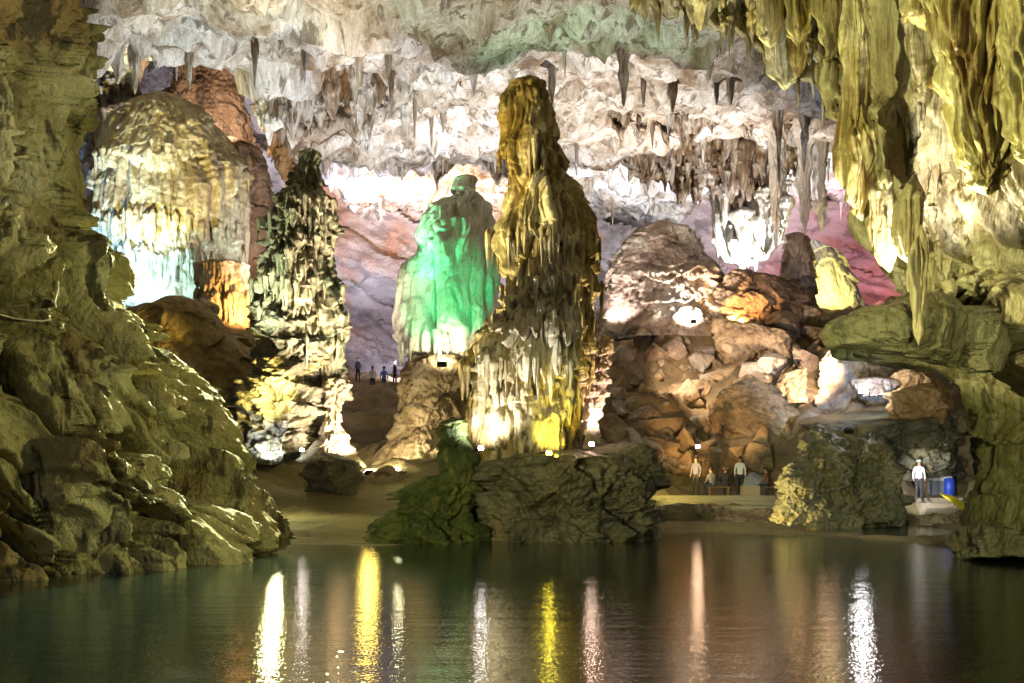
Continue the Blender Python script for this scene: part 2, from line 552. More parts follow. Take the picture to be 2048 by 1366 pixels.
M['floor'] = rock('cave_earth', [(0.11, 0.08, 0.045), (0.22, 0.16, 0.09), (0.32, 0.25, 0.15)], 0.35, 0.0, None, 0.6, 1.6, 0.85)
M['farwall'] = rock('lilac_limestone', [(0.24, 0.20, 0.19), (0.38, 0.34, 0.33), (0.50, 0.47, 0.48)], 0.18, 0.1, ((0.34, 0.18, 0.11), 0.7, 0.12, 0.5, 0.6), 0.5, 1.2, 0.75, (0.7, 1, 1.6), fine=0.2, veins=((0.15, 0.12, 0.12), 0.7, 0.45, (0.6, 1, 1.4), 0.54, 0.60))
M['mound'] = rock('purple_brown_mound', [(0.18, 0.12, 0.09), (0.38, 0.30, 0.24), (0.58, 0.53, 0.48)], 0.4, 0.25, None, 0.8, 2.6, 0.7, veins=((0.10, 0.06, 0.04), 0.8, 1.3, (1, 1, 0.7), 0.54, 0.62))
M['ochre'] = rock('ochre_clay', [(0.20, 0.13, 0.03), (0.32, 0.22, 0.07), (0.40, 0.30, 0.13)], 0.35, 0.0, None, 0.5, 1.8, 0.75)

# water
def water_mat():
    m = bpy.data.materials.new('still_green_water')
    m.use_nodes = True
    N, K = m.node_tree.nodes, m.node_tree.links.new
    b = N['Principled BSDF']
    b.inputs['Base Color'].default_value = (0.015, 0.030, 0.027, 1)
    b.inputs['Roughness'].default_value = 0.03
    b.inputs['IOR'].default_value = 1.42
    geo = N.new('ShaderNodeNewGeometry')

    def nz(sc, s, det):
        mp = N.new('ShaderNodeMapping')
        mp.inputs['Scale'].default_value = sc
        K(geo.outputs['Position'], mp.inputs['Vector'])
        n = N.new('ShaderNodeTexNoise')
        n.inputs['Scale'].default_value = s
        n.inputs['Detail'].default_value = det
        n.inputs['Roughness'].default_value = 0.55
        K(mp.outputs[0], n.inputs['Vector'])
        return n.outputs['Fac']
    nrm = None
    for sc, s, det, dist, st in (((0.7, 1, 1), 26.0, 1, 0.0034, 1.0), ((0.15, 1, 1), 1.8, 2, 0.012, 1.0)):
        bp = N.new('ShaderNodeBump')
        bp.inputs['Distance'].default_value = dist
        bp.inputs['Strength'].default_value = st
        K(nz(sc, s, det), bp.inputs['Height'])
        if nrm is not None:
            K(nrm, bp.inputs['Normal'])
        nrm = bp.outputs[0]
    K(nrm, b.inputs['Normal'])
    return m


M['water'] = water_mat()

# ------------------------------------------------------------------ the setting: water, floor, ceiling, walls
me = grid_mesh('water', np.array([[[-45, -6, 0], [60, -6, 0]], [[-45, 60, 0], [60, 60, 0]]], float), flip=True)
tag(link('water', me, M['water']), kind='structure')

# floor: heights set at known places, blended, then roughened
CTRL = np.array([at(*q) for q in [
    (300, 1100, 28), (480, 1088, 28.9), (700, 1088, 28.9), (560, 1060, 31), (600, 1040, 32), (600, 985, 36), (500, 960, 36), (700, 935, 40),
    (760, 905, 44), (750, 840, 52), (750, 785, 60), (770, 768, 70), (760, 762, 80), (300, 640, 52), (200, 640, 52), (420, 655, 49), (300, 700, 45),
    (380, 780, 42), (480, 830, 41), (560, 885, 39.5), (640, 905, 39.5), (900, 890, 44), (1000, 880, 46), (1100, 880, 46), (1200, 890, 45),
    (1300, 1052, 39.5), (1450, 1050, 39.5), (1600, 1050, 39.5), (1400, 1012, 42), (1500, 1005, 43), (1600, 1005, 43), (1400, 990, 44.5), (1500, 985, 45),
    (1400, 890, 48), (1300, 800, 52), (1250, 720, 55), (1320, 650, 60), (1450, 640, 60), (1550, 640, 60), (1500, 750, 54), (1650, 630, 64),
    (1600, 860, 48), (1700, 860, 46), (1750, 800, 47), (1860, 800, 46), (1900, 1003, 43), (1850, 1040, 40.5), (1950, 1040, 39.5),
    (1700, 700, 56), (1750, 620, 70), (1300, 640, 75), (1000, 740, 70), (200, 560, 72), (500, 640, 66), (1900, 600, 70),
]])
CTRL = np.vstack([CTRL, [[-8, 27, -0.8], [0, 27.2, -0.6], [6, 29, -0.8], [2, 33, -.3], [14, 36.5, -0.6], [22, 36.5, -0.6], [-30, 40, 9], [45, 45, 8], [-45, 60, 12], [60, 70, 14], [0, 95, 12]]])
gx, gy = np.linspace(-45, 60, 270), np.concatenate([np.linspace(26, 62, 220), np.linspace(62.3, 100, 70)])
GX, GY = np.meshgrid(gx, gy)


def floor_z(x, y):
    d2 = (x[..., None] - CTRL[:, 0]) ** 2 + (y[..., None] - CTRL[:, 1]) ** 2
    w = 1 / (d2 + 0.6) ** 2
    return (w * CTRL[:, 2]).sum(-1) / w.sum(-1)


GZ = floor_z(GX, GY)
P = np.stack([GX, GY, GZ], -1)
sandm = sstep(3.5, 1.2, GZ) * sstep(3, -1, GX) + 0.6 * sstep(1.8, 0.8, GZ)
rg = np.clip(1 - sandm, 0.0, 1)
GZ = GZ + rg * (0.55 * (ridged(P, 0.35, 4) - 0.7) + 0.25 * fbm(P, 1.2, 3)) + (1 - rg) * 0.06 * fbm(P, 0.8, 3, s=(0.5, 1.5, 1))
P[..., 2] = GZ


def ground_z(x, y):
    i = int(np.clip(np.searchsorted(gy, y) - 1, 0, len(gy) - 2)); j = int(np.clip(np.searchsorted(gx, x) - 1, 0, len(gx) - 2))
    a, b = (y - gy[i]) / (gy[i + 1] - gy[i]), (x - gx[j]) / (gx[j + 1] - gx[j])
    return float((GZ[i, j] * (1 - b) + GZ[i, j + 1] * b) * (1 - a) + (GZ[i + 1, j] * (1 - b) + GZ[i + 1, j + 1] * b) * a)


ffloor = M['floor'].copy()
ffloor.name = 'cave_floor'
nt = ffloor.node_tree
bs = nt.nodes['Principled BSDF']
src = bs.inputs['Base Color'].links[0].from_socket
va = nt.nodes.new('ShaderNodeAttribute'); va.attribute_name = 'silt'
mx = nt.nodes.new('ShaderNodeMix'); mx.data_type = 'RGBA'
nt.links.new(va.outputs['Fac'], mx.inputs[0]); nt.links.new(src, mx.inputs[6])
mx.inputs[7].default_value = (0.21, 0.175, 0.075, 1)
nt.links.new(mx.outputs[2], bs.inputs['Base Color'])
me = grid_mesh('ground', P, flip=True)
a = me.attributes.new('silt', 'FLOAT', 'POINT')
a.data.foreach_set('value', np.clip(sandm, 0, 1).astype(np.float32).ravel())
tag(link('ground', me, ffloor), kind='structure')

# ceiling
cxs, cys = np.linspace(-48, 62, 260), np.concatenate([np.linspace(-12, 34, 30), np.linspace(34.3, 102, 220)])
CX, CY = np.meshgrid(cxs, cys)
CZ = 21.3 + np.clip(CY - 40, -30, 60) * 0.07
CZ = CZ + 9.0 * sstep(-13, -18, CX) * sstep(49, 54, CY)              # the vault is higher over the big dome
P = np.stack([CX, CY, CZ], -1)
far = sstep(30, 36, CY)
CZ = CZ + 0.9 * fbm(P, 0.09, 3, s=(1, 1, 0)) - far * (0.9 * facet(P, 0.22, 0.9, (1, 1, 0), 4) + 0.5 * facet(P, 0.6, 0.9, (1, 1, 0), 9) + 0.8 * np.clip(ridged(P, 0.8, 2, s=(1, 1, 0)) - 0.85, 0, 1)
                                                      + 0.35 * np.clip(fbm(P, 1.1, 2, s=(1, 1, 0)), 0, 1) ** 1.0)
P[..., 2] = CZ
ceil = tag(link('cave_ceiling', grid_mesh('cave_ceiling', P), M['ceiling']), kind='structure')

# far wall: a bowed sheet of slanting slabs
nu, nv = 320, 190
u = np.linspace(-200, 2350, nu)[None, :]
v = np.linspace(-160, 860, nv)[:, None]
Yw = 86 - 10 * ((u - 950) / 1200) ** 2 + 0 * v
P = np.stack([(u - HX) / F * Yw + 0 * v, Yw, EYE - (v - HY) / F * Yw], -1)
al = math.radians(-24)
S = P.copy()
S[..., 0] = P[..., 0] * math.cos(al) + P[..., 2] * math.sin(al)
S[..., 2] = -P[..., 0] * math.sin(al) + P[..., 2] * math.cos(al)
d = 2.0 * fbm(S, 0.10, 3, s=(0.5, 1, 1.6)) + 1.6 * ridged(S, 0.12, 3, s=(0.35, 1, 1.8)) + 0.4 * fbm(S, 0.6, 2) + 1.3 * facet(S, 0.16, 0.9, (0.5, 1, 1.5), 3) + 0.6 * facet(S, 0.5, 0.9, (0.6, 1, 1.3), 5)
st = S[..., 2] * 0.28 + 0.5 * fbm(S, 0.12, 2)
d += 1.5 * (st - np.floor(st)) ** 3
P[..., 1] -= d
tag(link('cave_wall_far', grid_mesh('cave_wall_far', P), M['farwall']), kind='structure')


# left wall
def d_left(P, th, rx):
    a1 = math.radians(27)
    Q = P.copy()
    wob = 0.40 * np.stack([fbm(P, 0.45, 2, off=3), fbm(P, 0.45, 2, off=8), fbm(P, 0.45, 2, off=12)], -1)
    Q = Q + wob
    W = Q.copy()
    W[..., 0] = Q[..., 0] * math.cos(a1) + Q[..., 2] * math.sin(a1)      # ribs run down to the right
    W[..., 2] = -Q[..., 0] * math.sin(a1) + Q[..., 2] * math.cos(a1)
    low = sstep(12, 7, P[..., 2])
    d = 1.15 - 0.8 * billow(W, 0.30, 1, 0.5, (1, 0.8, 0.40), 2)      # scooped hollows between sharp blades
    d -= (0.7 + 0.8 * low) * billow(W, 0.62, 1, 0.5, (1, 0.8, 0.14), 5) + (0.2 + 0.25 * low) * billow(W, 1.5, 1, 0.5, (1, 0.8, 0.12), 15)
    d += 0.60 * facet(W, 0.50, 1.0, (1, 0.6, 0.18), 3) + 0.30 * facet(W, 1.1, 0.9, (1, 0.6, 0.20), 7) + 0.15 * facet(W, 2.8, 0.8, (1, 0.8, 0.32), 9)
    for ff, dp, o_ in ((0.50, 2.2, 40), (0.9, 1.2, 60), (1.7, 0.4, 80)):
        n = np.abs(perlin(W[..., 0] * ff + o_, W[..., 1] * ff * 0.7, W[..., 2] * ff * 0.2))
        d -= dp * (0.25 + 0.75 * low) * sstep(0.14, 0.05, n) * sstep(-0.5, -0.1, fbm(P, 0.3, 2, off=44 + o_))            # deep crevices
    stt = P[..., 2] * 0.9 + 0.8 * fbm(P, 0.3, 2, off=31)
    d += (1 - low) * 0.22 * (stt - np.floor(stt)) * (0.5 + fbm(P, 0.4, 2, off=40))
    d += 0.07 * fbm(P, 3.2, 3, 0.6) + 0.35 * fbm(P, 0.25, 2) - 0.75 - 0.5 * (1 - low)
    return d


LW = [(-160, 85), (0, 80), (140, 78), (230, 84), (300, 100), (430, 114), (500, 114), (560, 118), (600, 150),
      (650, 225), (700, 280), (760, 350), (800, 395), (850, 430), (900, 462), (960, 490), (1020, 508), (1060, 530), (1095, 555), (1140, 590)]
formation('cave_wall_left', [(y, -1500, r) for y, r in LW], 26.0, nz=460, nu=400, disp=d_left, mat=M['leftwall'], arc=(-24, 50), cap=0, sm=0.07,
          ry=[(-160, 10), (600, 10), (1140, 11.5)], depth=[(-160, 21.5), (500, 22.0), (700, 23.6), (1000, 26.0), (1140, 26.0)])['kind'] = 'structure'


# right wall
def d_right(P, th, rx):
    px, py = proj(P)
    Q = P + 0.5 * np.stack([fbm(P, 0.4, 2, off=3), fbm(P, 0.4, 2, off=8), 0 * P[..., 0]], -1)
    sl = np.clip((px - 1780) / 250, 0, 1) * 0.55
    Q[..., 0] = Q[..., 0] + Q[..., 2] * sl
    up = sstep(700, 600, py - 0.15 * (px - 1750))
    d = up * (0.85 * (billow(Q, 0.55, 2, 0.5, (1, 1, 0.22)) - 0.3) + 0.42 * billow(Q, 1.7, 2, 0.5, (1, 1, 0.10), 6))
    d += up * (0.30 * (ridged(Q, 0.5, 2, 0.5, (1, 1, 0.25), 14) - 0.6) + 0.16 * (billow(Q, 4.2, 1, 0.5, (1, 1, 0.07), 16) - 0.3))
    lo = 1 - up
    R = P + 0.7 * np.stack([fbm(P, 0.3, 2, off=3), fbm(P, 0.3, 2, off=8), fbm(P, 0.3, 2, off=18)], -1)
    d += lo * (0.45 - 0.7 * billow(R, 0.26, 1, 0.5, (1, 1, 0.6), 4) + 1.0 * facet(R, 0.30, 0.9, (1, 1, 0.6), 4) + 0.35 * facet(R, 0.9, 0.8, (1, 1, 0.6), 8) + 0.08 * facet(P, 2.6, 0.8))
    d += 0.06 * fbm(P, 2.8, 3, 0.6) + 0.3 * fbm(P, 0.2, 2) - 0.45
    # the black slot under the slanting shelf
    line = 545 + (px - 1880) * 0.80
    dd = py - line
    slot = sstep(-6, 10, dd) * sstep(110, 86, dd) * sstep(1862, 1895, px)
    return d - 1.5 * slot, 0, 5.0 * slot


RW = [(-160, 1690), (0, 1705), (120, 1712), (250, 1705), (330, 1725), (430, 1768), (500, 1795), (540, 1815), (565, 1835), (585, 1818), (620, 1775), (655, 1745), (690, 1750),
      (712, 1850), (735, 1940), (775, 1980), (830, 2005), (900, 2000), (980, 2010), (1040, 2015), (1130, 2030)]
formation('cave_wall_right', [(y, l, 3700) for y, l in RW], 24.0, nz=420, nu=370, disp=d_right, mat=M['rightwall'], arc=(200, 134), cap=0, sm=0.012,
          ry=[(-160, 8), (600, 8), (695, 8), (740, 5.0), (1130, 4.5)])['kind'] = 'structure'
rw = bpy.data.objects['cave_wall_right']
V = np.empty(len(rw.data.vertices) * 3, np.float32)
rw.data.vertices.foreach_get('co', V)
V = V.reshape(-1, 3) + np.array(rw.location)
a = rw.data.attributes.new('bare_dimmed', 'FLOAT', 'POINT')                 # darker rock below the flowstone; dim light under the overhang deepened into its colour
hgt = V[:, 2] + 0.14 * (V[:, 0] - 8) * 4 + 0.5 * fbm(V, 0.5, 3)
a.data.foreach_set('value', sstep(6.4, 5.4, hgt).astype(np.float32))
nt = M['rightwall'].node_tree
bs = nt.nodes['Principled BSDF']
src = bs.inputs['Base Color'].links[0].from_socket
va = nt.nodes.new('ShaderNodeAttribute'); va.attribute_name = 'bare_dimmed'
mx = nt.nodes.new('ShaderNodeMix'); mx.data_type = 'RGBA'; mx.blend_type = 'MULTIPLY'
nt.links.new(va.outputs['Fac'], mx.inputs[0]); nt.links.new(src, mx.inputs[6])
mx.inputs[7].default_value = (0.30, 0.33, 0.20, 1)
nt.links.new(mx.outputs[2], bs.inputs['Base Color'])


# ------------------------------------------------------------------ stalagmites
def d_main(P, th, rx):
    px, py = proj(P)
    z = P[..., 2]
    Q = P + 0.25 * np.stack([fbm(P, 0.7, 2, off=3), fbm(P, 0.7, 2, off=8), 0 * z], -1)
    d = 0.30 * fbm(P, 0.45, 2, 0.4) + 0.50 * (billow(Q, 0.8, 1, 0.5, (1, 1, 0.22)) - 0.25) + 0.42 * (billow(Q, 2.0, 1, 0.45, (1, 1, 0.08), 4) - 0.25) + 0.26 * (billow(Q, 4.4, 1, 0.45, (1, 1, 0.05), 6) - 0.25)
    t = z * 1.25 + 0.9 * fbm(P, 0.6, 2, off=9) + 0.25 * perlin(th * 3 + 0 * z, z * 0.6, 3.3)
    fr = t - np.floor(t)
    d += 0.05 * (1 - fr) - 0.02
    for yl, dep, off in ((318, 0.22, 1), (490, 0.38, 2), (645, 0.45, 3), (735, 0.35, 4), (585, 0.25, 5)):
        d += ledge(P, zof(yl, 32.0) + 0.5 * perlin(th * 1.1 + off + 0 * z, off, 0.3), dep * 1.2, 1.1, 2.2, 1.0, off=off)
    d += 0.03 * fbm(P, 4.0, 2, 0.6) + 0.06 + 0.16 * sstep(7.5, 6.0, z)
    return d


MAIN = [(150, 1046, 1074), (170, 1026, 1094), (200, 1016, 1106), (250, 1012, 1114), (300, 1010, 1120), (325, 1010, 1126), (360, 1010, 1145), (400, 1010, 1166), (440, 1008, 1184),
        (480, 1005, 1192), (520, 1005, 1200), (560, 1002, 1203), (600, 994, 1195), (640, 968, 1188), (680, 936, 1186), (720, 924, 1188), (760, 930, 1176), (800, 940, 1162),
        (860, 948, 1150), (900, 946, 1150), (950, 940, 1160)]
ms = empty('stalagmite', at(1050, 930, 32))
tag(ms, 'tallest ochre stalagmite with tiered drapery, standing on the dark rock island in the middle', 'stalagmite')
formation('column_body', MAIN, 32.0, 0.85, nz=460, nu=300, disp=d_main, mat=M['main'], parent=ms, cap=0.9)


def d_flow(amp=0.3, f=1.0, ledges=(), Y=40.0, tierf=0.0, tiera=0.0, rough=0.05, tooth=0.8, dep=0.4, rec=1.0, fine=0.15, off=0.0, lump=0.35, tf=2.2):
    def fn(P, th, rx):
        z = P[..., 2]
        Q = P + 0.25 * np.stack([fbm(P, 0.6, 2, off=3 + off), fbm(P, 0.6, 2, off=8 + off), 0 * z], -1)
        d = lump * fbm(P, 0.35, 2, 0.4, off=off) + amp * (billow(Q, f, 1, 0.5, (1, 1, 0.18), off) - 0.25) + 1.3 * fine * (billow(Q, f * 2.6, 1, 0.5, (1, 1, 0.07), 4 + off) - 0.25) + 0.8 * fine * (billow(Q, f * 6, 1, 0.5, (1, 1, 0.05), 6 + off) - 0.25)
        if tiera:
            t = z * tierf + 0.9 * fbm(P, 0.5, 2, off=9 + off)
            d = d + tiera * (1 - (t - np.floor(t))) - tiera * 0.5
        for i, yl in enumerate(ledges):
            d = d + ledge(P, zof(yl, Y), dep, tooth, tf, rec, off=i * 3.3 + off)
        return d + rough * fbm(P, 3.5, 3, 0.6)
    return fn


def d_rock(a=0.6, f=0.4, strat=0.0, rough=0.1, s=(1, 1, 1), off=0.0):
    def fn(P, th, rx):
        Q = P + 0.5 * np.stack([fbm(P, 0.4, 2, off=3 + off), fbm(P, 0.4, 2, off=8 + off), fbm(P, 0.4, 2, off=18 + off)], -1)
        d = 0.35 * a * (ridged(Q, f, 3, 0.5, s, off) - 0.7) + 0.35 * a * fbm(Q, f * 1.5, 2, off=off + 7) + a * facet(Q, f * 1.3, 0.9, s, off) + 0.24 * a * facet(Q, f * 3.4, 0.9, s, off + 3) + 0.22 * a * fbm(P, f * 5, 3, 0.6) + 0.5 * rough * fbm(P, 3.0, 3, 0.6)
        if strat:
            t = P[..., 2] * 1.1 + 0.25 * P[..., 0] + 0.7 * fbm(P, 0.4, 2, off=off + 4)
            d = d + strat * (t - np.floor(t))
        return d
    return fn


def d_nose(P, th, rx):
    Q = P + 0.3 * np.stack([fbm(P, 0.5, 2, off=3), fbm(P, 0.5, 2, off=8), 0 * P[..., 0]], -1)
    return 0.55 * facet(Q, 0.6, 0.9, (1, 1, 0.5), 6) + 0.22 * facet(Q, 1.7, 0.9, (1, 1, 0.4), 9) + 0.05 * fbm(P, 3, 2) + 0.25 * (billow(Q, 1.3, 2, 0.5, (1, 1, 0.2), 3) - 0.3)


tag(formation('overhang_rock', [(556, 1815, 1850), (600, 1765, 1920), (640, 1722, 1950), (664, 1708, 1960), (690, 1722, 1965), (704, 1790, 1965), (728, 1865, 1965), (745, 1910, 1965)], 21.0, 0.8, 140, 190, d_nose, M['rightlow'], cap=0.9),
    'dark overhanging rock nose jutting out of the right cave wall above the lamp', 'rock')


def thing(o, label, cat, group=None):
    return tag(o, label, cat, group)


# leaning pillar beside the main stalagmite
lp = [(668, 1195, 1222), (690, 1192, 1226), (720, 1184, 1222), (760, 1178, 1212), (800, 1170, 1206), (850, 1160, 1198), (900, 1150, 1190)]
thing(formation('leaning_pillar', lp, 33.0, 0.8, 200, 110, d_flow(0.25, 1.6, (), 33, 1.6, 0.15, 0.09), M['mound'], cap=0.3),
      'rusty leaning pillar against the lower right side of the tallest stalagmite', 'pillar')

# rock island and mossy boulder
thing(formation('rock_island', [(898, 1010, 1240), (908, 965, 1270), (935, 945, 1300), (965, 940, 1300), (1005, 948, 1288), (1040, 950, 1298), (1095, 940, 1312), (1130, 930, 1320)], 31.6, 0.75,
                170, 230, d_rock(0.7, 0.5, 0.12, 0.14), M['dark'], cap=0.35), 'broad dark wet rock island carrying the tallest stalagmite', 'rock')
thing(formation('boulder', [(940, 890, 930), (960, 850, 950), (1000, 790, 958), (1040, 745, 962), (1085, 702, 968), (1130, 690, 975)], 30.6, 0.7,
                170, 190, d_rock(0.55, 0.6, 0.10, 0.12, off=5), M['moss'], cap=0.5), 'green mossy boulder at the water edge beside the dark rock island', 'boulder')
thing(formation('rock_pinnacle', [(834, 896, 916), (845, 884, 930), (862, 880, 934), (878, 888, 932), (890, 884, 942), (915, 876, 950), (940, 878, 948), (965, 870, 950)], 30.4, 0.8,
                120, 120, d_rock(0.18, 1.2, 0.0, 0.06, off=9), M['moss'], cap=0.2, sm=0.06), 'small hunched figure shaped rock on top of the mossy boulder', 'rock')

rock_r = formation('rock_block', [(880, 1205, 1290), (892, 1192, 1310), (925, 1188, 1316), (960, 1195, 1306), (1010, 1210, 1290), (1040, 1210, 1290)], 31.0, 0.8, 120, 140, d_rock(0.35, 0.8, 0.1, 0.12, off=15), M['dark'], cap=0.3, cuts=5, seed=4)
tag(rock_r, 'squarish mossy dark block on the right shoulder of the rock island', 'rock')
# green stalagmite and its stump
GS = [(350, 928, 938), (380, 920, 946), (392, 898, 974), (420, 862, 990), (450, 846, 998), (500, 826, 1002), (560, 810, 1003), (620, 804, 1000), (670, 806, 992), (705, 812, 978), (722, 822, 960), (745, 835, 940)]
gsf = d_flow(0.9, 0.55, (), 42, rough=0.03, fine=0.42, off=2, lump=0.2)
def d_green(P, th, rx):
    px, py = proj(P)
    hood = 0.55 * sstep(0.0, 0.25, 1 - np.sqrt(((px - 915) / 48) ** 2 + (np.clip(470 - py, 0, None) / 42) ** 2)) * sstep(430, 436, py) * sstep(760, 640, py)
    return gsf(P, th, rx) + hood * (np.sin(th) > 0) + ledge(P, zof(695, 42), 0.35, 1.0, 2.2, 2.0)
thing(formation('stalagmite', GS, 42.0, 0.9, 300, 210, d_green, M['white'], cap=0.3), 'smooth stalagmite lit green, standing on a rough stone stump', 'stalagmite')
thing(formation('stone_stump', [(712, 826, 938), (740, 816, 944), (800, 812, 948), (850, 800, 955), (900, 770, 965), (940, 740, 975)], 41.6, 1.05, 180, 200, d_rock(0.4, 0.7, 0, 0.12, (1, 1, .5), off=3), M['rubble'], cap=0.12),
      'rough beige stone stump under the green stalagmite', 'stump')

# tiered stalagmite
FIR = [(298, 606, 638), (322, 600, 644), (345, 590, 646), (370, 575, 652), (400, 556, 661), (450, 531, 678), (500, 512, 690), (540, 502, 696), (580, 498, 702), (640, 502, 704), (690, 515, 700), (730, 555, 700), (770, 590, 702), (800, 600, 704)]
firf = d_flow(0.35, 1.0, (405, 440, 480, 530, 575, 640, 690), 40, 1.7, 0.08, 0.05, 1.6, 0.38, 1.2, 0.42, 6, 0.4, 1.8)
thing(formation('stalagmite', FIR, 40.0, 0.9, 360, 240, firf, M['fir'], cap=0.25), 'fir tree shaped tiered stalagmite with fringed ledges above the dark crag', 'stalagmite')
thing(formation('crag', [(590, 545, 610), (640, 520, 640), (700, 505, 642), (760, 498, 640), (820, 488, 636), (880, 478, 630), (930, 465, 630)], 39.2, 0.7, 200, 190, d_rock(0.6, 0.55, 0.22, 0.12, (1, 1, 1.3), off=6), M['dark'], cap=0.4),
      'dark layered crag below the fir tree shaped stalagmite', 'crag')
thing(formation('pillar', [(755, 650, 702), (780, 650, 698), (820, 648, 690), (860, 640, 695), (900, 615, 712), (935, 590, 725)], 38.8, 0.9, 160, 160, d_flow(0.25, 1.4, (), 40, 1.5, 0.15, 0.12, off=8), M['dome'], cap=0.2),
      'brightly lit tan pillar at the foot of the fir tree shaped stalagmite', 'pillar')

# flowstone dome
DOME = [(182, 298, 345), (195, 266, 386), (220, 240, 420), (260, 215, 446), (300, 200, 470), (350, 186, 497), (400, 178, 502), (450, 172, 500), (500, 165, 494), (540, 160, 490), (600, 168, 480), (650, 170, 470)]
thing(formation('flowstone_dome', DOME, 55.0, 0.8, 360, 270, d_flow(0.35, 0.5, (335, 470, 535), 55, 0.7, 0.07, 0.05, 1.9, 0.6, 2.0, 0.26, 11, 0.3, 1.6), M['dome'], cap=2.2),
      'huge cream flowstone dome with a fringed skirt beside the left cave wall', 'flowstone')
thing(formation('flowstone_column', [(520, 395, 492), (560, 390, 498), (600, 392, 505), (640, 410, 502), (670, 430, 500), (700, 440, 495)], 50.0, 0.7, 220, 220, d_flow(0.35, 0.8, (560,), 50, 0, 0, 0.05, 1.0, 0.3, 1.0, 0.2, 13), M['dome'], cap=0.3),
      'orange lit fluted flowstone column under the right edge of the big dome', 'flowstone')
thing(formation('flowstone_shoulder', [(272, 440, 480), (300, 430, 515), (340, 430, 532), (390, 440, 545), (430, 450, 555), (480, 460, 550), (560, 470, 530), (660, 470, 520)], 58.0, 0.8, 200, 200, d_flow(0.4, 0.5, (), 58, 0.6, 0.2, off=15), M['brown'], cap=1.0),
      'olive brown flowstone shoulder behind the right side of the big dome', 'flowstone')

# right mound
thing(formation('flowstone_mound', [(440, 1300, 1350), (455, 1272, 1390), (500, 1242, 1412), (550, 1208, 1440), (600, 1196, 1475), (640, 1186, 1500), (690, 1170, 1520)], 61.0, 0.8, 200, 200, d_flow(0.45, 0.45, (560,), 61, 0.6, 0.35, 0.1, 0.8, 0.6, 1.5, 0.15, 21, 0.7), M['mound'], cap=1.5),
      'purple brown rounded flowstone mound behind the rubble slope', 'flowstone')
thing(formation('stalagmite', [(464, 1575, 1610), (480, 1566, 1620), (540, 1562, 1624), (600, 1556, 1630), (650, 1550, 1640)], 63.0, 0.9, 180, 150, d_flow(0.3, 1.0, (), 63, 0.9, 0.2, off=23), M['mound'], cap=0.4),
      'orange lit stalagmite stub between the white curtain and the pink slab', 'stalagmite')
thing(formation('flowstone_bank', [(478, 1612, 1640), (510, 1608, 1680), (560, 1606, 1712), (620, 1600, 1730), (660, 1600, 1740)], 66.0, 0.7, 180, 200, d_flow(0.5, 0.7, (), 66, 0.6, 0.25, off=25), M['white'], cap=0.8),
      'glaring white and yellow flowstone bank right of the orange stub', 'flowstone')

thing(formation('spire_shadow_rock', [(18, 418, 424), (60, 405, 440), (120, 395, 462), (150, 390, 470), (200, 300, 490), (240, 270, 500), (330, 250, 530), (430, 240, 545), (560, 230, 545)], 62.0, 0.5, 260, 220, d_flow(0.5, 0.6, (), 62, 0.5, 0.2, 0.12, off=31), M['brown'], cap=0.3),  # solid rock standing in for spire shadows cast on the wall
      'brown rock mass standing in for a tall spire shadow behind the big dome', 'rock')
thing(formation('spire_shadow_rock', [(58, 358, 364), (80, 352, 372), (125, 348, 384), (170, 340, 390), (260, 330, 400)], 61.0, 0.7, 140, 90, d_flow(0.2, 1.0, (), 62, 0.5, 0.15, 0.1, off=33), M['brown'], cap=0.3),  # second stand-in, for the shorter spire shadow
      'short brown rock spire standing in for a shadow left of the tall one behind the big dome', 'rock')


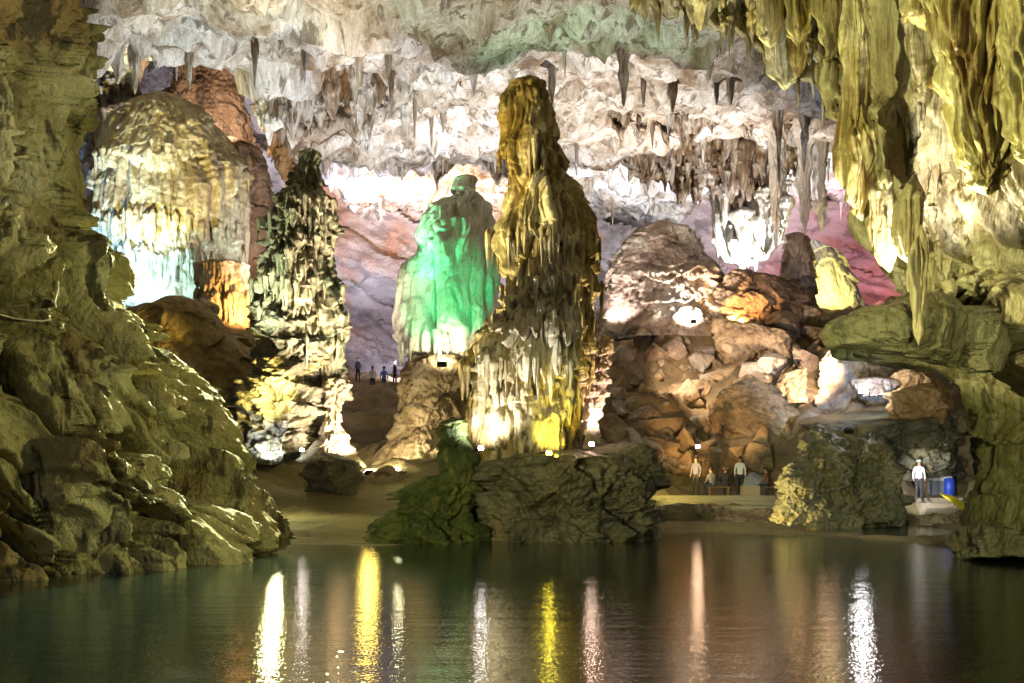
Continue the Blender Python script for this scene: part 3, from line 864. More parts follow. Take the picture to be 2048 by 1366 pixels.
# ------------------------------------------------------------------ curtains hanging from the ceiling
def curtain(name, edge, Y, label, mat, th=1.6, teeth=1.5, tf=0.9, nv=84, step=2.0, off=0.0, flute=0.5, top=None, cat='flowstone', dens=13.0):
    """A sheet of drapery from the ceiling down to a ragged lower edge (column, row)."""
    e = np.array(edge, float)
    nu = int((e[-1, 0] - e[0, 0]) / step)
    pu = np.linspace(e[0, 0], e[-1, 0], nu)
    X = xof(pu, Y)
    zl = smooth1(zof(np.interp(pu, e[:, 0], e[:, 1]), Y), max(2, nu // 90))
    zt = (21.3 + (Y - 40) * 0.07 + 1.2) if top is None else zof(top, Y)
    one = np.stack([X, 0 * X + off, 0 * X + off * 2], -1)
    t1 = ridged(one, tf, 3, 0.6, off=off)
    spike = np.clip(t1 - 0.55, 0, None)
    zl = zl + 0.45 * teeth - teeth * spike * (0.55 + 0.6 * np.abs(perlin(X * 0.35 + off, off, 0.5)))
    zl = np.minimum(zl, zt - 0.5)
    fr = np.linspace(0, 1, int(nv * 0.78))
    bk = np.linspace(1, 0.45, nv - len(fr) + 1)[1:]
    v = np.concatenate([fr, bk])
    back = np.concatenate([np.zeros(len(fr)), np.linspace(0, 1, len(bk) + 1)[1:]])
    vv = v[:, None]
    zs = smooth1(zl, max(5, nu // 14))
    z = zt + (zs - zt)[None, :] * vv + (zl - zs)[None, :] * vv ** 7
    w = th * (1 - vv) ** 0.55 + 0.03
    P = np.empty((nv, nu, 3))
    P[..., 0] = X[None, :]
    bend = 1.6 * perlin(X * 0.16 + off, off + 0.5, 0.2) + 0.8 * perlin(X * 0.45 + off, off + 2.5, 0.2)
    P[..., 1] = Y + bend[None, :] - w * (1 - back[:, None]) + w * 0.9 * back[:, None]
    P[..., 2] = z
    Q = P + 0.3 * np.stack([fbm(P, 0.5, 2, off=off), 0 * z, 0 * z], -1)
    Q[..., 1] = off
    d = flute * (0.9 * (billow(Q, 0.45, 1, 0.5, (1, 1, 0.22), off) - 0.3) + 1.2 * (billow(Q, 1.6, 1, 0.5, (1, 1, 0.07), off) - 0.3) + 0.8 * (billow(Q, 4.0, 1, 0.5, (1, 1, 0.05), off) - 0.3))
    for q_ in (0.25, 0.45, 0.62, 0.8):
        zq = zt + (np.median(zl) - zt) * q_ + 0.9 * perlin(X * 0.3 + off, q_ * 9, 0.4)[None, :]
        d += ledge(Q, zq, 0.5, 0.8, 3.6, 0.9, off=off + q_ * 20)
    d += 0.3 * fbm(P, 0.35, 2, off=off + 5) + 0.10 * fbm(P, 2.5, 3, 0.6)
    fade = np.clip((1 - vv) * 4, 0.12, 1) * (1 - back[:, None])
    P[..., 1] -= d * fade
    # drips swing a little inwards over their length
    P[..., 0] += 0.12 * fbm(P, 0.8, 2, off=off + 9)
    base = np.array([X.mean(), Y, zt])
    o = link(name, grid_mesh(name, P - base), mat, None, base)
    rg = np.random.RandomState(int(off * 10) + 1)
    W_ = X[-1] - X[0]
    alt = M['ceilbrown'] if mat is M['ceiling'] else mat
    key = mat.name
    if key not in CONES:
        CONES[key] = []
        for me_ in CONE_SHAPES:
            c = me_.copy()
            c.materials.append(alt if len(CONES[key]) % 2 else mat)
            CONES[key].append(c)
    for q in range(int(min(295, W_ * dens))):
        x = X[0] + W_ * rg.rand()
        i_ = min(nu - 1, int((x - X[0]) / W_ * nu))
        lev = rg.rand() ** 0.7                                      # how far down the curtain it ends
        ztip = zt + (zl[i_] - zt) * (0.30 + 0.72 * lev) + rg.normal() * 0.25
        L = (0.35 + 2.6 * rg.rand() ** 2.2) * (1.2 if lev > 0.6 else 0.8)
        w = L * rg.uniform(0.10, 0.30) + 0.05
        c = bpy.data.objects.new('stalactite', CONES[key][rg.randint(len(CONE_SHAPES))])
        COL.objects.link(c)
        c.parent = o
        yb = Y + bend[i_] - th * (1 - (0.30 + 0.70 * lev)) ** 0.55 - 0.30 - 0.5 * rg.rand()
        c.location = Vector((x, yb, ztip + L)) - Vector(base)
        c.scale = (w, w, L)
        c.rotation_euler = (0, 0, rg.rand() * 6.28)
    return tag(o, label, cat, 'flowstone curtains hanging from the ceiling')


def cone_shape(k):
    nz_, nu_ = 40, 28
    tz = np.linspace(0, 1, nz_)[:, None]
    tht = np.linspace(0, 2 * np.pi, nu_, endpoint=False)[None, :]
    C = np.stack([np.cos(tht) + 0 * tz, np.sin(tht) + 0 * tz, tz + 0 * tht], -1)
    r = (1 - tz) ** (0.55 + 0.12 * (k % 4)) * (1 + 0.10 * np.sin(tz * (9 + 2 * k) + k)) + 0.03
    r = r * (0.72 + 0.75 * billow(C, 2.2, 2, 0.6, (1, 1, 0.5), k * 3.7)) * np.clip(tz * 5 + 0.25, 0, 1)
    P = np.stack([r * np.cos(tht) + 0.25 * perlin(tz * 1.7 + k, 0.3, k) * tz, r * np.sin(tht), -tz + 0 * tht], -1)
    return grid_mesh('stalactite', P, wrap=True)


CONE_SHAPES = [cone_shape(k) for k in range(8)]
CONES = {}


M['ceilbrown'] = rock('brown_curtain', [(0.14, 0.09, 0.05), (0.38, 0.29, 0.20), (0.64, 0.59, 0.53), (0.78, 0.76, 0.74)], 0.6, 0.75, ((0.22, 0.12, 0.045), 0.7, 0.5, 0.5, 0.62), 0.8, 3.0, 0.7, (1, 1, 0.35), fine=0.5, veins=((0.09, 0.055, 0.03), 0.85, 1.6, (1, 1, 0.22), 0.51, 0.59))
M['ceilyellow'] = rock('yellowish_curtain', [(0.34, 0.28, 0.10), (0.58, 0.54, 0.30), (0.74, 0.74, 0.62)], 0.6, 0.6, None, 0.7, 3.0, 0.65, (1, 1, 0.35), fine=0.5, veins=((0.14, 0.11, 0.03), 0.8, 2.0, (1, 1, 0.2), 0.53, 0.60))
M['orangestone'] = rock('orange_brown_curtain', [(0.30, 0.16, 0.06), (0.46, 0.29, 0.13), (0.58, 0.44, 0.27)], 0.5, 0.5, None, 0.5, 2.5, 0.7, (1, 1, 0.3))
curtain('ceiling_curtain', [(470, 30), (490, 55), (560, 80), (640, 105), (700, 75), (800, 55), (900, 85), (1000, 60), (1060, 90), (1150, 80), (1240, 60), (1320, 90)], 45.0,
        'nearest white crusted curtain along the top of the picture centre', M['ceiling'], off=1.0, flute=0.9, dens=13.0)
curtain('ceiling_curtain', [(478, 140), (500, 190), (520, 240), (545, 300), (580, 290), (640, 320), (690, 290), (720, 320), (760, 240), (800, 195), (850, 165), (880, 215), (905, 180), (1010, 150)], 53.0,
        'massive white curtain between the big dome and the tallest stalagmite', M['ceiling'], off=4.0, th=2.4, nv=110)
curtain('ceiling_curtain', [(60, 90), (110, 120), (150, 155), (200, 130), (240, 150), (275, 90), (300, 60)], 57.0,
        'white crusted curtain above the left shoulder of the big dome', M['ceiling'], off=5.5, th=1.8)
curtain('ceiling_curtain', [(960, 180), (1050, 200), (1120, 245), (1180, 235), (1240, 275), (1300, 250), (1350, 295), (1390, 300), (1430, 250), (1480, 235), (1530, 275), (1600, 255), (1720, 265)], 58.0,
        'long brown and cream curtain right of the tallest stalagmite top', M['ceilbrown'], off=7.0, th=2.2, nv=110)
curtain('ceiling_curtain', [(1150, 320), (1220, 335), (1270, 380), (1320, 370), (1360, 400), (1400, 385), (1440, 420), (1480, 420), (1560, 370), (1640, 340)], 66.0,
        'lower cream curtain just above the purple brown mound', M['ceilbrown'], off=10.0, th=2.0)
curtain('ceiling_curtain', [(790, 280), (840, 300), (880, 370), (920, 330), (960, 325), (1030, 385)], 68.0,
        'tan curtain hanging above the green stalagmite', M['ceilbrown'], off=13.0)
curtain('ceiling_curtain', [(1425, 500), (1450, 540), (1490, 545), (1530, 540), (1562, 480)], 67.0,
        'glaring white curtain reaching down to the rocks right of the mound', M['white'], off=16.0, th=1.8, teeth=1.0, nv=120)
curtain('ceiling_curtain', [(140, 300), (165, 340), (200, 330), (235, 280), (260, 200)], 60.0,
        'bluish white fluted curtain between the left wall and the big dome', M['white'], off=19.0, teeth=0.8)
curtain('ceiling_curtain', [(530, 300), (550, 335), (575, 400), (600, 380), (625, 330), (648, 290)], 61.0,
        'orange brown drape behind the fir tree shaped stalagmite top', M['orangestone'], off=22.0, teeth=0.8)
curtain('ceiling_curtain', [(1240, 40), (1290, 45), (1330, 90), (1380, 80), (1420, 120), (1460, 110), (1500, 140), (1540, 150), (1580, 190), (1640, 195), (1720, 235)], 36.0,
        'yellowish curtain at the top beside the right cave wall', M['ceilyellow'], off=25.0, th=1.4, tf=1.8)


def stalactite(name, prof, Y, mat, label=None, nz=180, nu=130, parent=None, f=3.4, amp=0.17, off=0.0, group=None, cap=0.35):
    def fn(P, th, rx):
        Q = P + 0.12 * np.stack([fbm(P, 0.8, 2, off=off), fbm(P, 0.8, 2, off=off + 5), 0 * P[..., 0]], -1)
        return (amp * (billow(Q, f, 1, 0.5, (1, 1, 0.06), off) - 0.25) * 2 + 0.55 * amp * (billow(Q, f * 2.4, 1, 0.5, (1, 1, 0.05), off + 4) - 0.25) * 2 + 0.10 * fbm(P, 0.7, 2, off=off) + 0.02 * fbm(P, 5, 2)) * np.clip(rx / 0.25, 0.15, 1)
    o = formation(name, prof, Y, 0.8, nz, nu, fn, mat, parent, cap=cap, hang=True, sm=0.05)
    if label:
        tag(o, label, 'stalactite', group)
    return o


ST = 'bulbous stalactites on the right cave wall'
stalactite('stalactite', [(-80, 1690, 1725), (150, 1695, 1735), (235, 1688, 1740), (290, 1678, 1744), (350, 1680, 1746), (400, 1692, 1744), (432, 1708, 1738), (442, 1718, 1730)], 22.0, M['yellowstone'],
           'long yellow teardrop stalactite on the left edge of the right cave wall', off=1, group=ST)
stalactite('stalactite', [(-80, 1655, 1700), (60, 1655, 1705), (115, 1662, 1706), (140, 1640, 1722), (180, 1640, 1722), (215, 1655, 1718), (245, 1675, 1705), (262, 1688, 1695)], 24.0, M['rightwall'],
           'knobbly round bulb stalactite above the long yellow teardrop', off=3, group=ST)
stalactite('stalactite', [(-80, 1505, 1570), (20, 1510, 1572), (60, 1515, 1566), (88, 1528, 1552), (96, 1538, 1545)], 27.0, M['yellowstone'],
           'leftmost stubby bright yellow stalactite at the top edge', off=5, group=ST)
stalactite('stalactite', [(-80, 1570, 1630), (20, 1572, 1626), (55, 1575, 1622), (80, 1582, 1606), (92, 1590, 1598)], 26.5, M['yellowstone'],
           'smooth bright yellow stalactite beside the leftmost stubby one', off=7, group=ST)
stalactite('stalactite', [(-80, 1625, 1715), (30, 1628, 1712), (80, 1645, 1705), (120, 1662, 1700), (150, 1675, 1690)], 26.0, M['ceilyellow'],
           'broad fluted greenish stalactite at the top edge over the round bulb', off=9, group=ST)
stalactite('stalactite', [(60, 1530, 1580), (110, 1535, 1588), (150, 1545, 1590), (175, 1560, 1580), (184, 1568, 1574)], 27.5, M['ceilyellow'],
           'pale ribbed stalactite below the leftmost yellow ones', off=11, group=ST)
stalactite('stalactite', [(70, 1580, 1615), (110, 1582, 1612), (140, 1588, 1606), (155, 1594, 1600)], 27.0, M['yellowstone'],
           'small yellow bud stalactite below the smooth bright yellow one', off=12, group=ST)
stalactite('stalactite', [(-120, 1850, 2120), (0, 1866, 2110), (120, 1882, 2080), (200, 1898, 2050), (280, 1915, 2035), (340, 1935, 2015), (375, 1952, 2000), (392, 1965, 1985)], 18.0, M['yellowstone'],
           'huge yellow and brown fluted drape at the upper right corner', off=13, nz=300, nu=260, f=3.6, amp=0.22, group=ST)
stalactite('stalactite', [(-120, 1985, 2200), (100, 2000, 2180), (240, 2012, 2150), (300, 2030, 2120), (335, 2050, 2090)], 17.2, M['yellowstone'],
           'yellow drape cut by the right edge of the picture', off=14, nz=200, nu=180, f=3.6, amp=0.22, group=ST)
stalactite('stalactite', [(-100, 1800, 1875), (0, 1808, 1876), (40, 1818, 1874), (64, 1845, 1866)], 19.5, M['yellowstone'],
           'short brown yellow stub at the top left of the huge drape', off=15, group=ST)
stalactite('stalactite', [(340, 1770, 1780), (385, 1740, 1790), (440, 1742, 1796), (490, 1752, 1798), (530, 1765, 1792), (545, 1775, 1784)], 21.4, M['rightwall'],
           'grey ribbed stalactite below the long yellow teardrop', off=16, group=ST)
stalactite('stalactite', [(450, 1838, 1846), (515, 1814, 1860), (560, 1814, 1858), (620, 1820, 1850), (670, 1828, 1846), (692, 1834, 1840)], 19.6, M['rightwall'],
           'slender ribbed stalactite over the dark overhang nose', off=17, group=ST)
stalactite('stalactite', [(350, 1826, 1834), (410, 1798, 1850), (460, 1798, 1850), (510, 1806, 1846), (540, 1818, 1838)], 20.2, M['rightwall'],
           'hooded stalactite in the middle of the right cave wall', off=18, group=ST)
FS = 'thin stalactites in front of the pink slab'
stalactite('stalactite', [(150, 1544, 1572), (230, 1549, 1566), (300, 1553, 1562), (365, 1556, 1560)], 54.0, M['ceilbrown'], 'thin brown stalactite hanging left of its twin before the pale slabs', 140, 50, off=21, group=FS, cap=0.2)
stalactite('stalactite', [(150, 1594, 1626), (230, 1598, 1618), (290, 1602, 1614), (345, 1606, 1610)], 54.0, M['ceilbrown'], 'thin brown stalactite hanging right of its twin before the pale slabs', 140, 50, off=22, group=FS, cap=0.2)
stalactite('stalactite', [(250, 1595, 1625), (380, 1594, 1622), (430, 1600, 1618), (470, 1606, 1612)], 62.0, M['white'], 'pale grey stalactite just above the orange lit stub', 140, 50, off=23, group=FS, cap=0.2)
stalactite('stalactite', [(250, 1540, 1565), (380, 1540, 1562), (440, 1546, 1558), (500, 1550, 1554)], 60.0, M['white'], 'pale grey stalactite along the right side of the glaring white curtain', 140, 50, off=24, group=FS, cap=0.2)
stalactite('stalactite', [(250, 1625, 1655), (390, 1630, 1650), (430, 1634, 1648), (465, 1640, 1645)], 63.0, M['white'], 'pale grey stalactite before the pink slab', 140, 50, off=25, group=FS, cap=0.2)

# small stalactites of the ceiling itself
rnd = random.Random(5)
variants = []
for me_ in CONE_SHAPES:
    c = me_.copy()
    c.materials.append(M['ceiling'])
    variants.append(c)
for i in range(110):
    px = rnd.uniform(120, 1720)
    Y = rnd.uniform(44, 82)
    if (px - HX) / F * Y < -11 and Y > 47:
        continue
    zc = 21.3 + (Y - 40) * 0.07 + 0.6
    L = 1.5 + rnd.uniform(0.2, 1.1) * (1.6 if rnd.random() < 0.12 else 1.0)
    o = bpy.data.objects.new('stalactite', variants[i % len(variants)])
    COL.objects.link(o)
    o.parent = ceil
    o.location = ((px - HX) / F * Y, Y, zc)
    w = rnd.uniform(0.14, 0.38)
    o.scale = (w, w, L)
    o.rotation_euler = (0, 0, rnd.uniform(0, 6.28))



def fringe(o, py, Y, n, L, w, seed, spread=0.2, xr=None):
    """drips hanging from the front of a formation at one height"""
    wl = o.location + (o.parent.location if o.parent else Vector((0, 0, 0)))
    V = np.empty(len(o.data.vertices) * 3, np.float32)
    o.data.vertices.foreach_get('co', V)
    V = V.reshape(-1, 3)
    Wd = V + np.array(wl)
    sel = (np.abs(Wd[:, 2] - zof(py, Y)) < spread) & (Wd[:, 1] < Y + 0.2)
    if xr is not None:
        qx, _ = proj(Wd)
        sel &= (qx > xr[0]) & (qx < xr[1])
    idx = np.nonzero(sel)[0]
    if len(idx) == 0:
        return
    rg = np.random.RandomState(seed)
    mat = o.data.materials[0]
    if mat.name not in CONES:
        CONES[mat.name] = []
        for me_ in CONE_SHAPES:
            c = me_.copy()
            c.materials.append(mat)
            CONES[mat.name].append(c)
    cx_ = Wd[idx, 0].mean()
    for i_ in rg.choice(idx, n):
        out = np.array([Wd[i_, 0] - cx_, Wd[i_, 1] - Y, 0])
        out /= np.linalg.norm(out) + 1e-6
        l_ = rg.uniform(*L)
        c = bpy.data.objects.new('drip', CONES[mat.name][rg.randint(len(CONE_SHAPES))])
        COL.objects.link(c)
        c.parent = o
        ww = rg.uniform(*w)
        c.location = Vector(V[i_] + out * (0.6 * ww) + np.array([0, 0, 0.25 * l_]))
        c.scale = (ww, ww, l_)
        c.rotation_euler = (0, 0, rg.rand() * 6.28)


O = bpy.data.objects
for k, (yl, n) in enumerate(((322, 12), (492, 26), (588, 18), (648, 26), (738, 26), (800, 14))):
    fringe(O['column_body'], yl, 32.0, n, (0.5, 1.5), (0.05, 0.13), 50 + k)
for o_ in list(O):
    if o_.get('label', '').startswith('fir tree shaped'):
        for k, yl in enumerate((410, 445, 485, 535, 580, 645, 690)):
            fringe(o_, yl, 40.0, 18, (0.5, 1.6), (0.06, 0.15), 70 + k)
    if o_.get('label', '').startswith('huge cream'):
        for k, (yl, n) in enumerate(((337, 10), (472, 40), (538, 50))):
            fringe(o_, yl, 55.0, n, (0.8, 2.4), (0.08, 0.22), 80 + k, 0.3)
    if o_.get('label', '').startswith('smooth stalagmite lit'):
        fringe(o_, 690, 42.0, 16, (0.5, 1.4), (0.08, 0.2), 91, 0.3)
    if o_.get('label', '').startswith('orange lit fluted'):
        fringe(o_, 600, 50.0, 22, (0.8, 2.0), (0.08, 0.18), 92, 0.5)
for k, (yl, x0, x1, n) in enumerate(((300, 1700, 1860, 16), (420, 1740, 1880, 22), (520, 1790, 1900, 16), (600, 1780, 1900, 12), (660, 1745, 1900, 12))):
    fringe(O['cave_wall_right'], yl, 24.0, n, (0.3, 1.0), (0.05, 0.16), 95 + k, 0.5, (x0, x1))

# ------------------------------------------------------------------ rubble, slabs and shore rocks
def rockthing(name, prof, Y, label, cat, mat, nz=110, nu=130, ratio=0.8, a=0.35, f=0.6, strat=0.0, rough=0.1, cuts=9, seed=1, cap=0.5, lean=0.0):
    return tag(formation(name, prof, Y, ratio, nz, nu, d_rock(a, f, strat, rough, off=seed * 1.7), mat, cap=cap, cuts=cuts, seed=seed, sm=0.04, lean=lean), label, cat)


rockthing('boulder', [(715, 1436, 1470), (735, 1428, 1500), (780, 1432, 1545), (820, 1425, 1590), (850, 1420, 1625), (900, 1400, 1650), (930, 1390, 1660)], 49.5, 'big brown wedge shaped boulder low in the middle of the rubble slope', 'boulder', M['rubble'], seed=3)
rockthing('rock_slab', [(618, 1425, 1480), (650, 1425, 1560), (700, 1440, 1610), (740, 1460, 1640), (790, 1480, 1640), (830, 1480, 1640)], 55.0, 'large tilted brown slab at the head of the rubble slope', 'slab', M['rubble'], seed=5, cuts=12)
rockthing('rock_slab', [(735, 1590, 1628), (760, 1560, 1630), (790, 1540, 1632), (820, 1530, 1640)], 51.0, 'square edged brown block right of the wedge shaped boulder', 'slab', M['rubble'], seed=8, cuts=12)
rockthing('rock_mass', [(540, 1400, 1500), (560, 1395, 1560), (600, 1400, 1610), (650, 1400, 1640), (720, 1400, 1660)], 60.5, 'reddish brown sloping rock mass below the glaring white curtain', 'rock', M['brown'], 150, 180, seed=11, cuts=6)
rockthing('rock_mass', [(602, 1600, 1700), (620, 1585, 1720), (660, 1590, 1725), (720, 1600, 1740), (790, 1600, 1760)], 59.0, 'smooth tan brown rock hump before the glaring flowstone bank', 'rock', M['rubble'], 120, 140, seed=13, a=0.25, cuts=5)
rockthing('rock_slab', [(672, 1655, 1690), (690, 1640, 1720), (720, 1630, 1790), (750, 1625, 1800), (790, 1620, 1800), (850, 1620, 1800)], 50.0, 'pale slab slanting down behind the lit lamp', 'slab', M['mound'], seed=15, cuts=12)
rockthing('rock_slab', [(745, 1745, 1790), (760, 1700, 1815), (778, 1690, 1818), (795, 1700, 1815)], 45.5, 'flat speckled white slab right beside the lit lamp', 'slab', M['mound'], seed=17, cuts=7, a=0.15)
rockthing('rock_slab', [(725, 1800, 1840), (740, 1780, 1880), (765, 1770, 1895), (790, 1780, 1900)], 45.5, 'rusty orange slab right of the flat white slab', 'slab', M['orangestone'], seed=19, cuts=9, a=0.2)
rockthing('rock_ledge', [(782, 1620, 1800), (795, 1600, 1910), (830, 1610, 1925), (880, 1640, 1935), (940, 1660, 1945), (1000, 1660, 1945)], 44.5, 'dark blue grey rock face behind the shore below the lit lamp', 'rock', M['dark'], 140, 200, seed=21, cuts=8, strat=0.2)
rockthing('rock_block', [(770, 1790, 1900), (790, 1772, 1918), (820, 1775, 1920), (850, 1800, 1922)], 43.0, 'crumbly rust brown block on top of the dark rock face', 'rock', M['orangestone'], seed=23, a=0.3, f=1.1, cuts=5)
rockthing('shore_rock', [(842, 1620, 1660), (870, 1590, 1695), (920, 1575, 1705), (960, 1560, 1700), (1010, 1545, 1708), (1050, 1540, 1715), (1075, 1535, 1720)], 38.6, 'ochre streaked craggy rock at the water edge in front of the landing', 'rock', M['dark'], 170, 190, seed=25, a=0.5, strat=0.12, cuts=8)
rockthing('shore_rock', [(862, 1720, 1770), (890, 1690, 1800), (930, 1680, 1800), (980, 1678, 1815), (1030, 1675, 1835), (1075, 1670, 1850)], 39.2, 'bulky dark rock between the ochre streaked rock and the white capped person', 'rock', M['dark'], 170, 190, seed=27, a=0.5, cuts=9)
rockthing('shore_rock', [(1000, 1345, 1385), (1012, 1320, 1420), (1035, 1308, 1432), (1060, 1305, 1436)], 38.2, 'low ochre rock in the water beside the rock island', 'rock', M['dark'], 90, 130, seed=29, a=0.3, f=0.9, cuts=5)
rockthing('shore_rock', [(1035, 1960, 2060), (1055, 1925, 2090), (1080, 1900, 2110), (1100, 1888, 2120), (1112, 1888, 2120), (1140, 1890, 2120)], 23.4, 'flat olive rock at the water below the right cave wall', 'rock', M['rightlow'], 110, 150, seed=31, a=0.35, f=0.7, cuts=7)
rockthing('boulder', [(905, 620, 690), (925, 600, 715), (960, 590, 722), (1000, 610, 720), (1030, 640, 710), (1050, 650, 700)], 35.6, 'grey brown boulder lying on the silt beach under the tan pillar', 'boulder', M['dark'], 120, 140, seed=33, a=0.35, cuts=7)
rockthing('boulder', [(930, 760, 790), (945, 740, 815), (965, 735, 820), (985, 740, 810)], 36.8, 'small brown boulder in front of the glowing gap on the beach', 'boulder', M['rubble'], 70, 90, seed=35, a=0.2, cuts=6)
rockthing('rock_mound', [(590, 300, 400), (605, 280, 430), (640, 240, 450), (690, 230, 500), (740, 220, 560), (800, 200, 600), (900, 200, 620)], 43.5, 'smooth ochre clay mound in front of the big dome', 'rock', M['ochre'], 160, 220, seed=37, a=0.3, f=0.4, cuts=0, cap=1.2)
rockthing('boulder', [(596, 385, 420), (610, 360, 438), (630, 352, 442), (650, 350, 445)], 47.0, 'smooth grey boulder on the clay mound at the foot of the dome', 'boulder', M['dome'], 60, 90, seed=39, a=0.15, cuts=3)


def stone_mesh(seed, sub=3):
    rg = np.random.RandomState(seed)
    bm = bmesh.new()
    bmesh.ops.create_icosphere(bm, subdivisions=sub, radius=1.0)
    V = np.array([v.co[:] for v in bm.verts])
    for _ in range(14):
        n = rg.normal(size=3); n /= np.linalg.norm(n)
        q = V @ n
        V -= (np.clip(q - rg.uniform(0.28, 0.7), 0, None))[:, None] * n
    V *= 1.35
    V += 0.03 * np.stack([fbm(V + seed * 3 + i * 7, 1.6, 3) for i in range(3)], -1)
    for v, c in zip(bm.verts, V):
        v.co = c
    me = bpy.data.meshes.new('stone')
    bm.to_mesh(me); bm.free()
    return me


stones = [stone_mesh(k) for k in range(8)]
for k, sm_ in enumerate(stones):
    sm_.materials.append(M['rubble'] if k % 3 else M['mound'])
ground = bpy.data.objects['ground']
gsm = np.array([[rnd.uniform(1200, 1650), rnd.uniform(46.5, 58)] for _ in range(290)])
for i, (px, Y) in enumerate(gsm):
    x = (px - HX) / F * Y
    zg = ground_z(x, Y)
    o = bpy.data.objects.new('stone', stones[i % 8])
    COL.objects.link(o)
    o.parent = ground
    s0 = rnd.uniform(0.35, 1.25) * (1.35 if rnd.random() < 0.2 else 0.8) if i < 140 else rnd.uniform(0.14, 0.42)
    o.scale = (s0 * rnd.uniform(.8, 1.3), s0 * rnd.uniform(.8, 1.2), s0 * rnd.uniform(.5, 1.0))
    o.location = (x, Y, zg + 0.25 * s0)
    o.rotation_euler = (rnd.uniform(-.6, .6), rnd.uniform(-.6, .6), rnd.uniform(0, 6.28))


# ------------------------------------------------------------------ landing, people and small things
def box_bm(bm, x0, x1, y0, y1, z0, z1, bev=0.0):
    vs = [bm.verts.new((x, y, z)) for z in (z0, z1) for y in (y0, y1) for x in (x0, x1)]
    fs = [(0, 1, 3, 2), (4, 6, 7, 5), (0, 4, 5, 1), (2, 3, 7, 6), (0, 2, 6, 4), (1, 5, 7, 3)]
    faces = [bm.faces.new([vs[i] for i in f]) for f in fs]
    if bev:
        ed = list({e for f in faces for e in f.edges})
        bmesh.ops.bevel(bm, geom=ed, offset=bev, segments=2, affect='EDGES')


def bm_obj(name, bm, mat, parent=None, loc=(0, 0, 0), rot=(0, 0, 0), smooth=False):
    bmesh.ops.recalc_face_normals(bm, faces=bm.faces)
    me = bpy.data.meshes.new(name)
    bm.to_mesh(me)
    bm.free()
    if smooth:
        me.polygons.foreach_set('use_smooth', [True] * len(me.polygons))
    return link(name, me, mat, parent, loc, rot)


def box(name, dims, mat, parent=None, loc=(0, 0, 0), rot=(0, 0, 0), bev=0.02):
    bm = bmesh.new()
    x, y, z = dims
    box_bm(bm, -x / 2, x / 2, -y / 2, y / 2, 0, z, bev)
    return bm_obj(name, bm, mat, parent, loc, rot)


def tube(name, pts, r, mat, parent=None, n=8):
    cu = bpy.data.curves.new(name, 'CURVE')
    cu.dimensions = '3D'
    cu.bevel_depth = r
    cu.bevel_resolution = 2
    sp = cu.splines.new('POLY')
    sp.points.add(len(pts) - 1)
    for q, p in zip(sp.points, pts):
        q.co = (*p, 1)
    tmp = bpy.data.objects.new('tmp', cu)
    COL.objects.link(tmp)
    me = bpy.data.meshes.new_from_object(tmp.evaluated_get(bpy.context.evaluated_depsgraph_get()))
    bpy.data.objects.remove(tmp)
    me.name = name
    me.materials.clear()
    return link(name, me, mat, parent)


M['concrete'] = plain('worn_concrete', (0.34, 0.29, 0.20), 0.85)
M['skin'] = plain('skin', (0.42, 0.25, 0.16), 0.6)
M['hair'] = plain('black_hair', (0.02, 0.018, 0.016), 0.5)
CL = {k: plain('cloth_' + k, c, 0.85) for k, c in dict(white=(0.75, 0.75, 0.74), dark=(0.03, 0.03, 0.04), blue=(0.10, 0.22, 0.62), grey=(0.24, 0.25, 0.30),
      slate=(0.16, 0.18, 0.26), brown=(0.22, 0.10, 0.05), navy=(0.03, 0.04, 0.09), tan=(0.40, 0.30, 0.20)).items()}


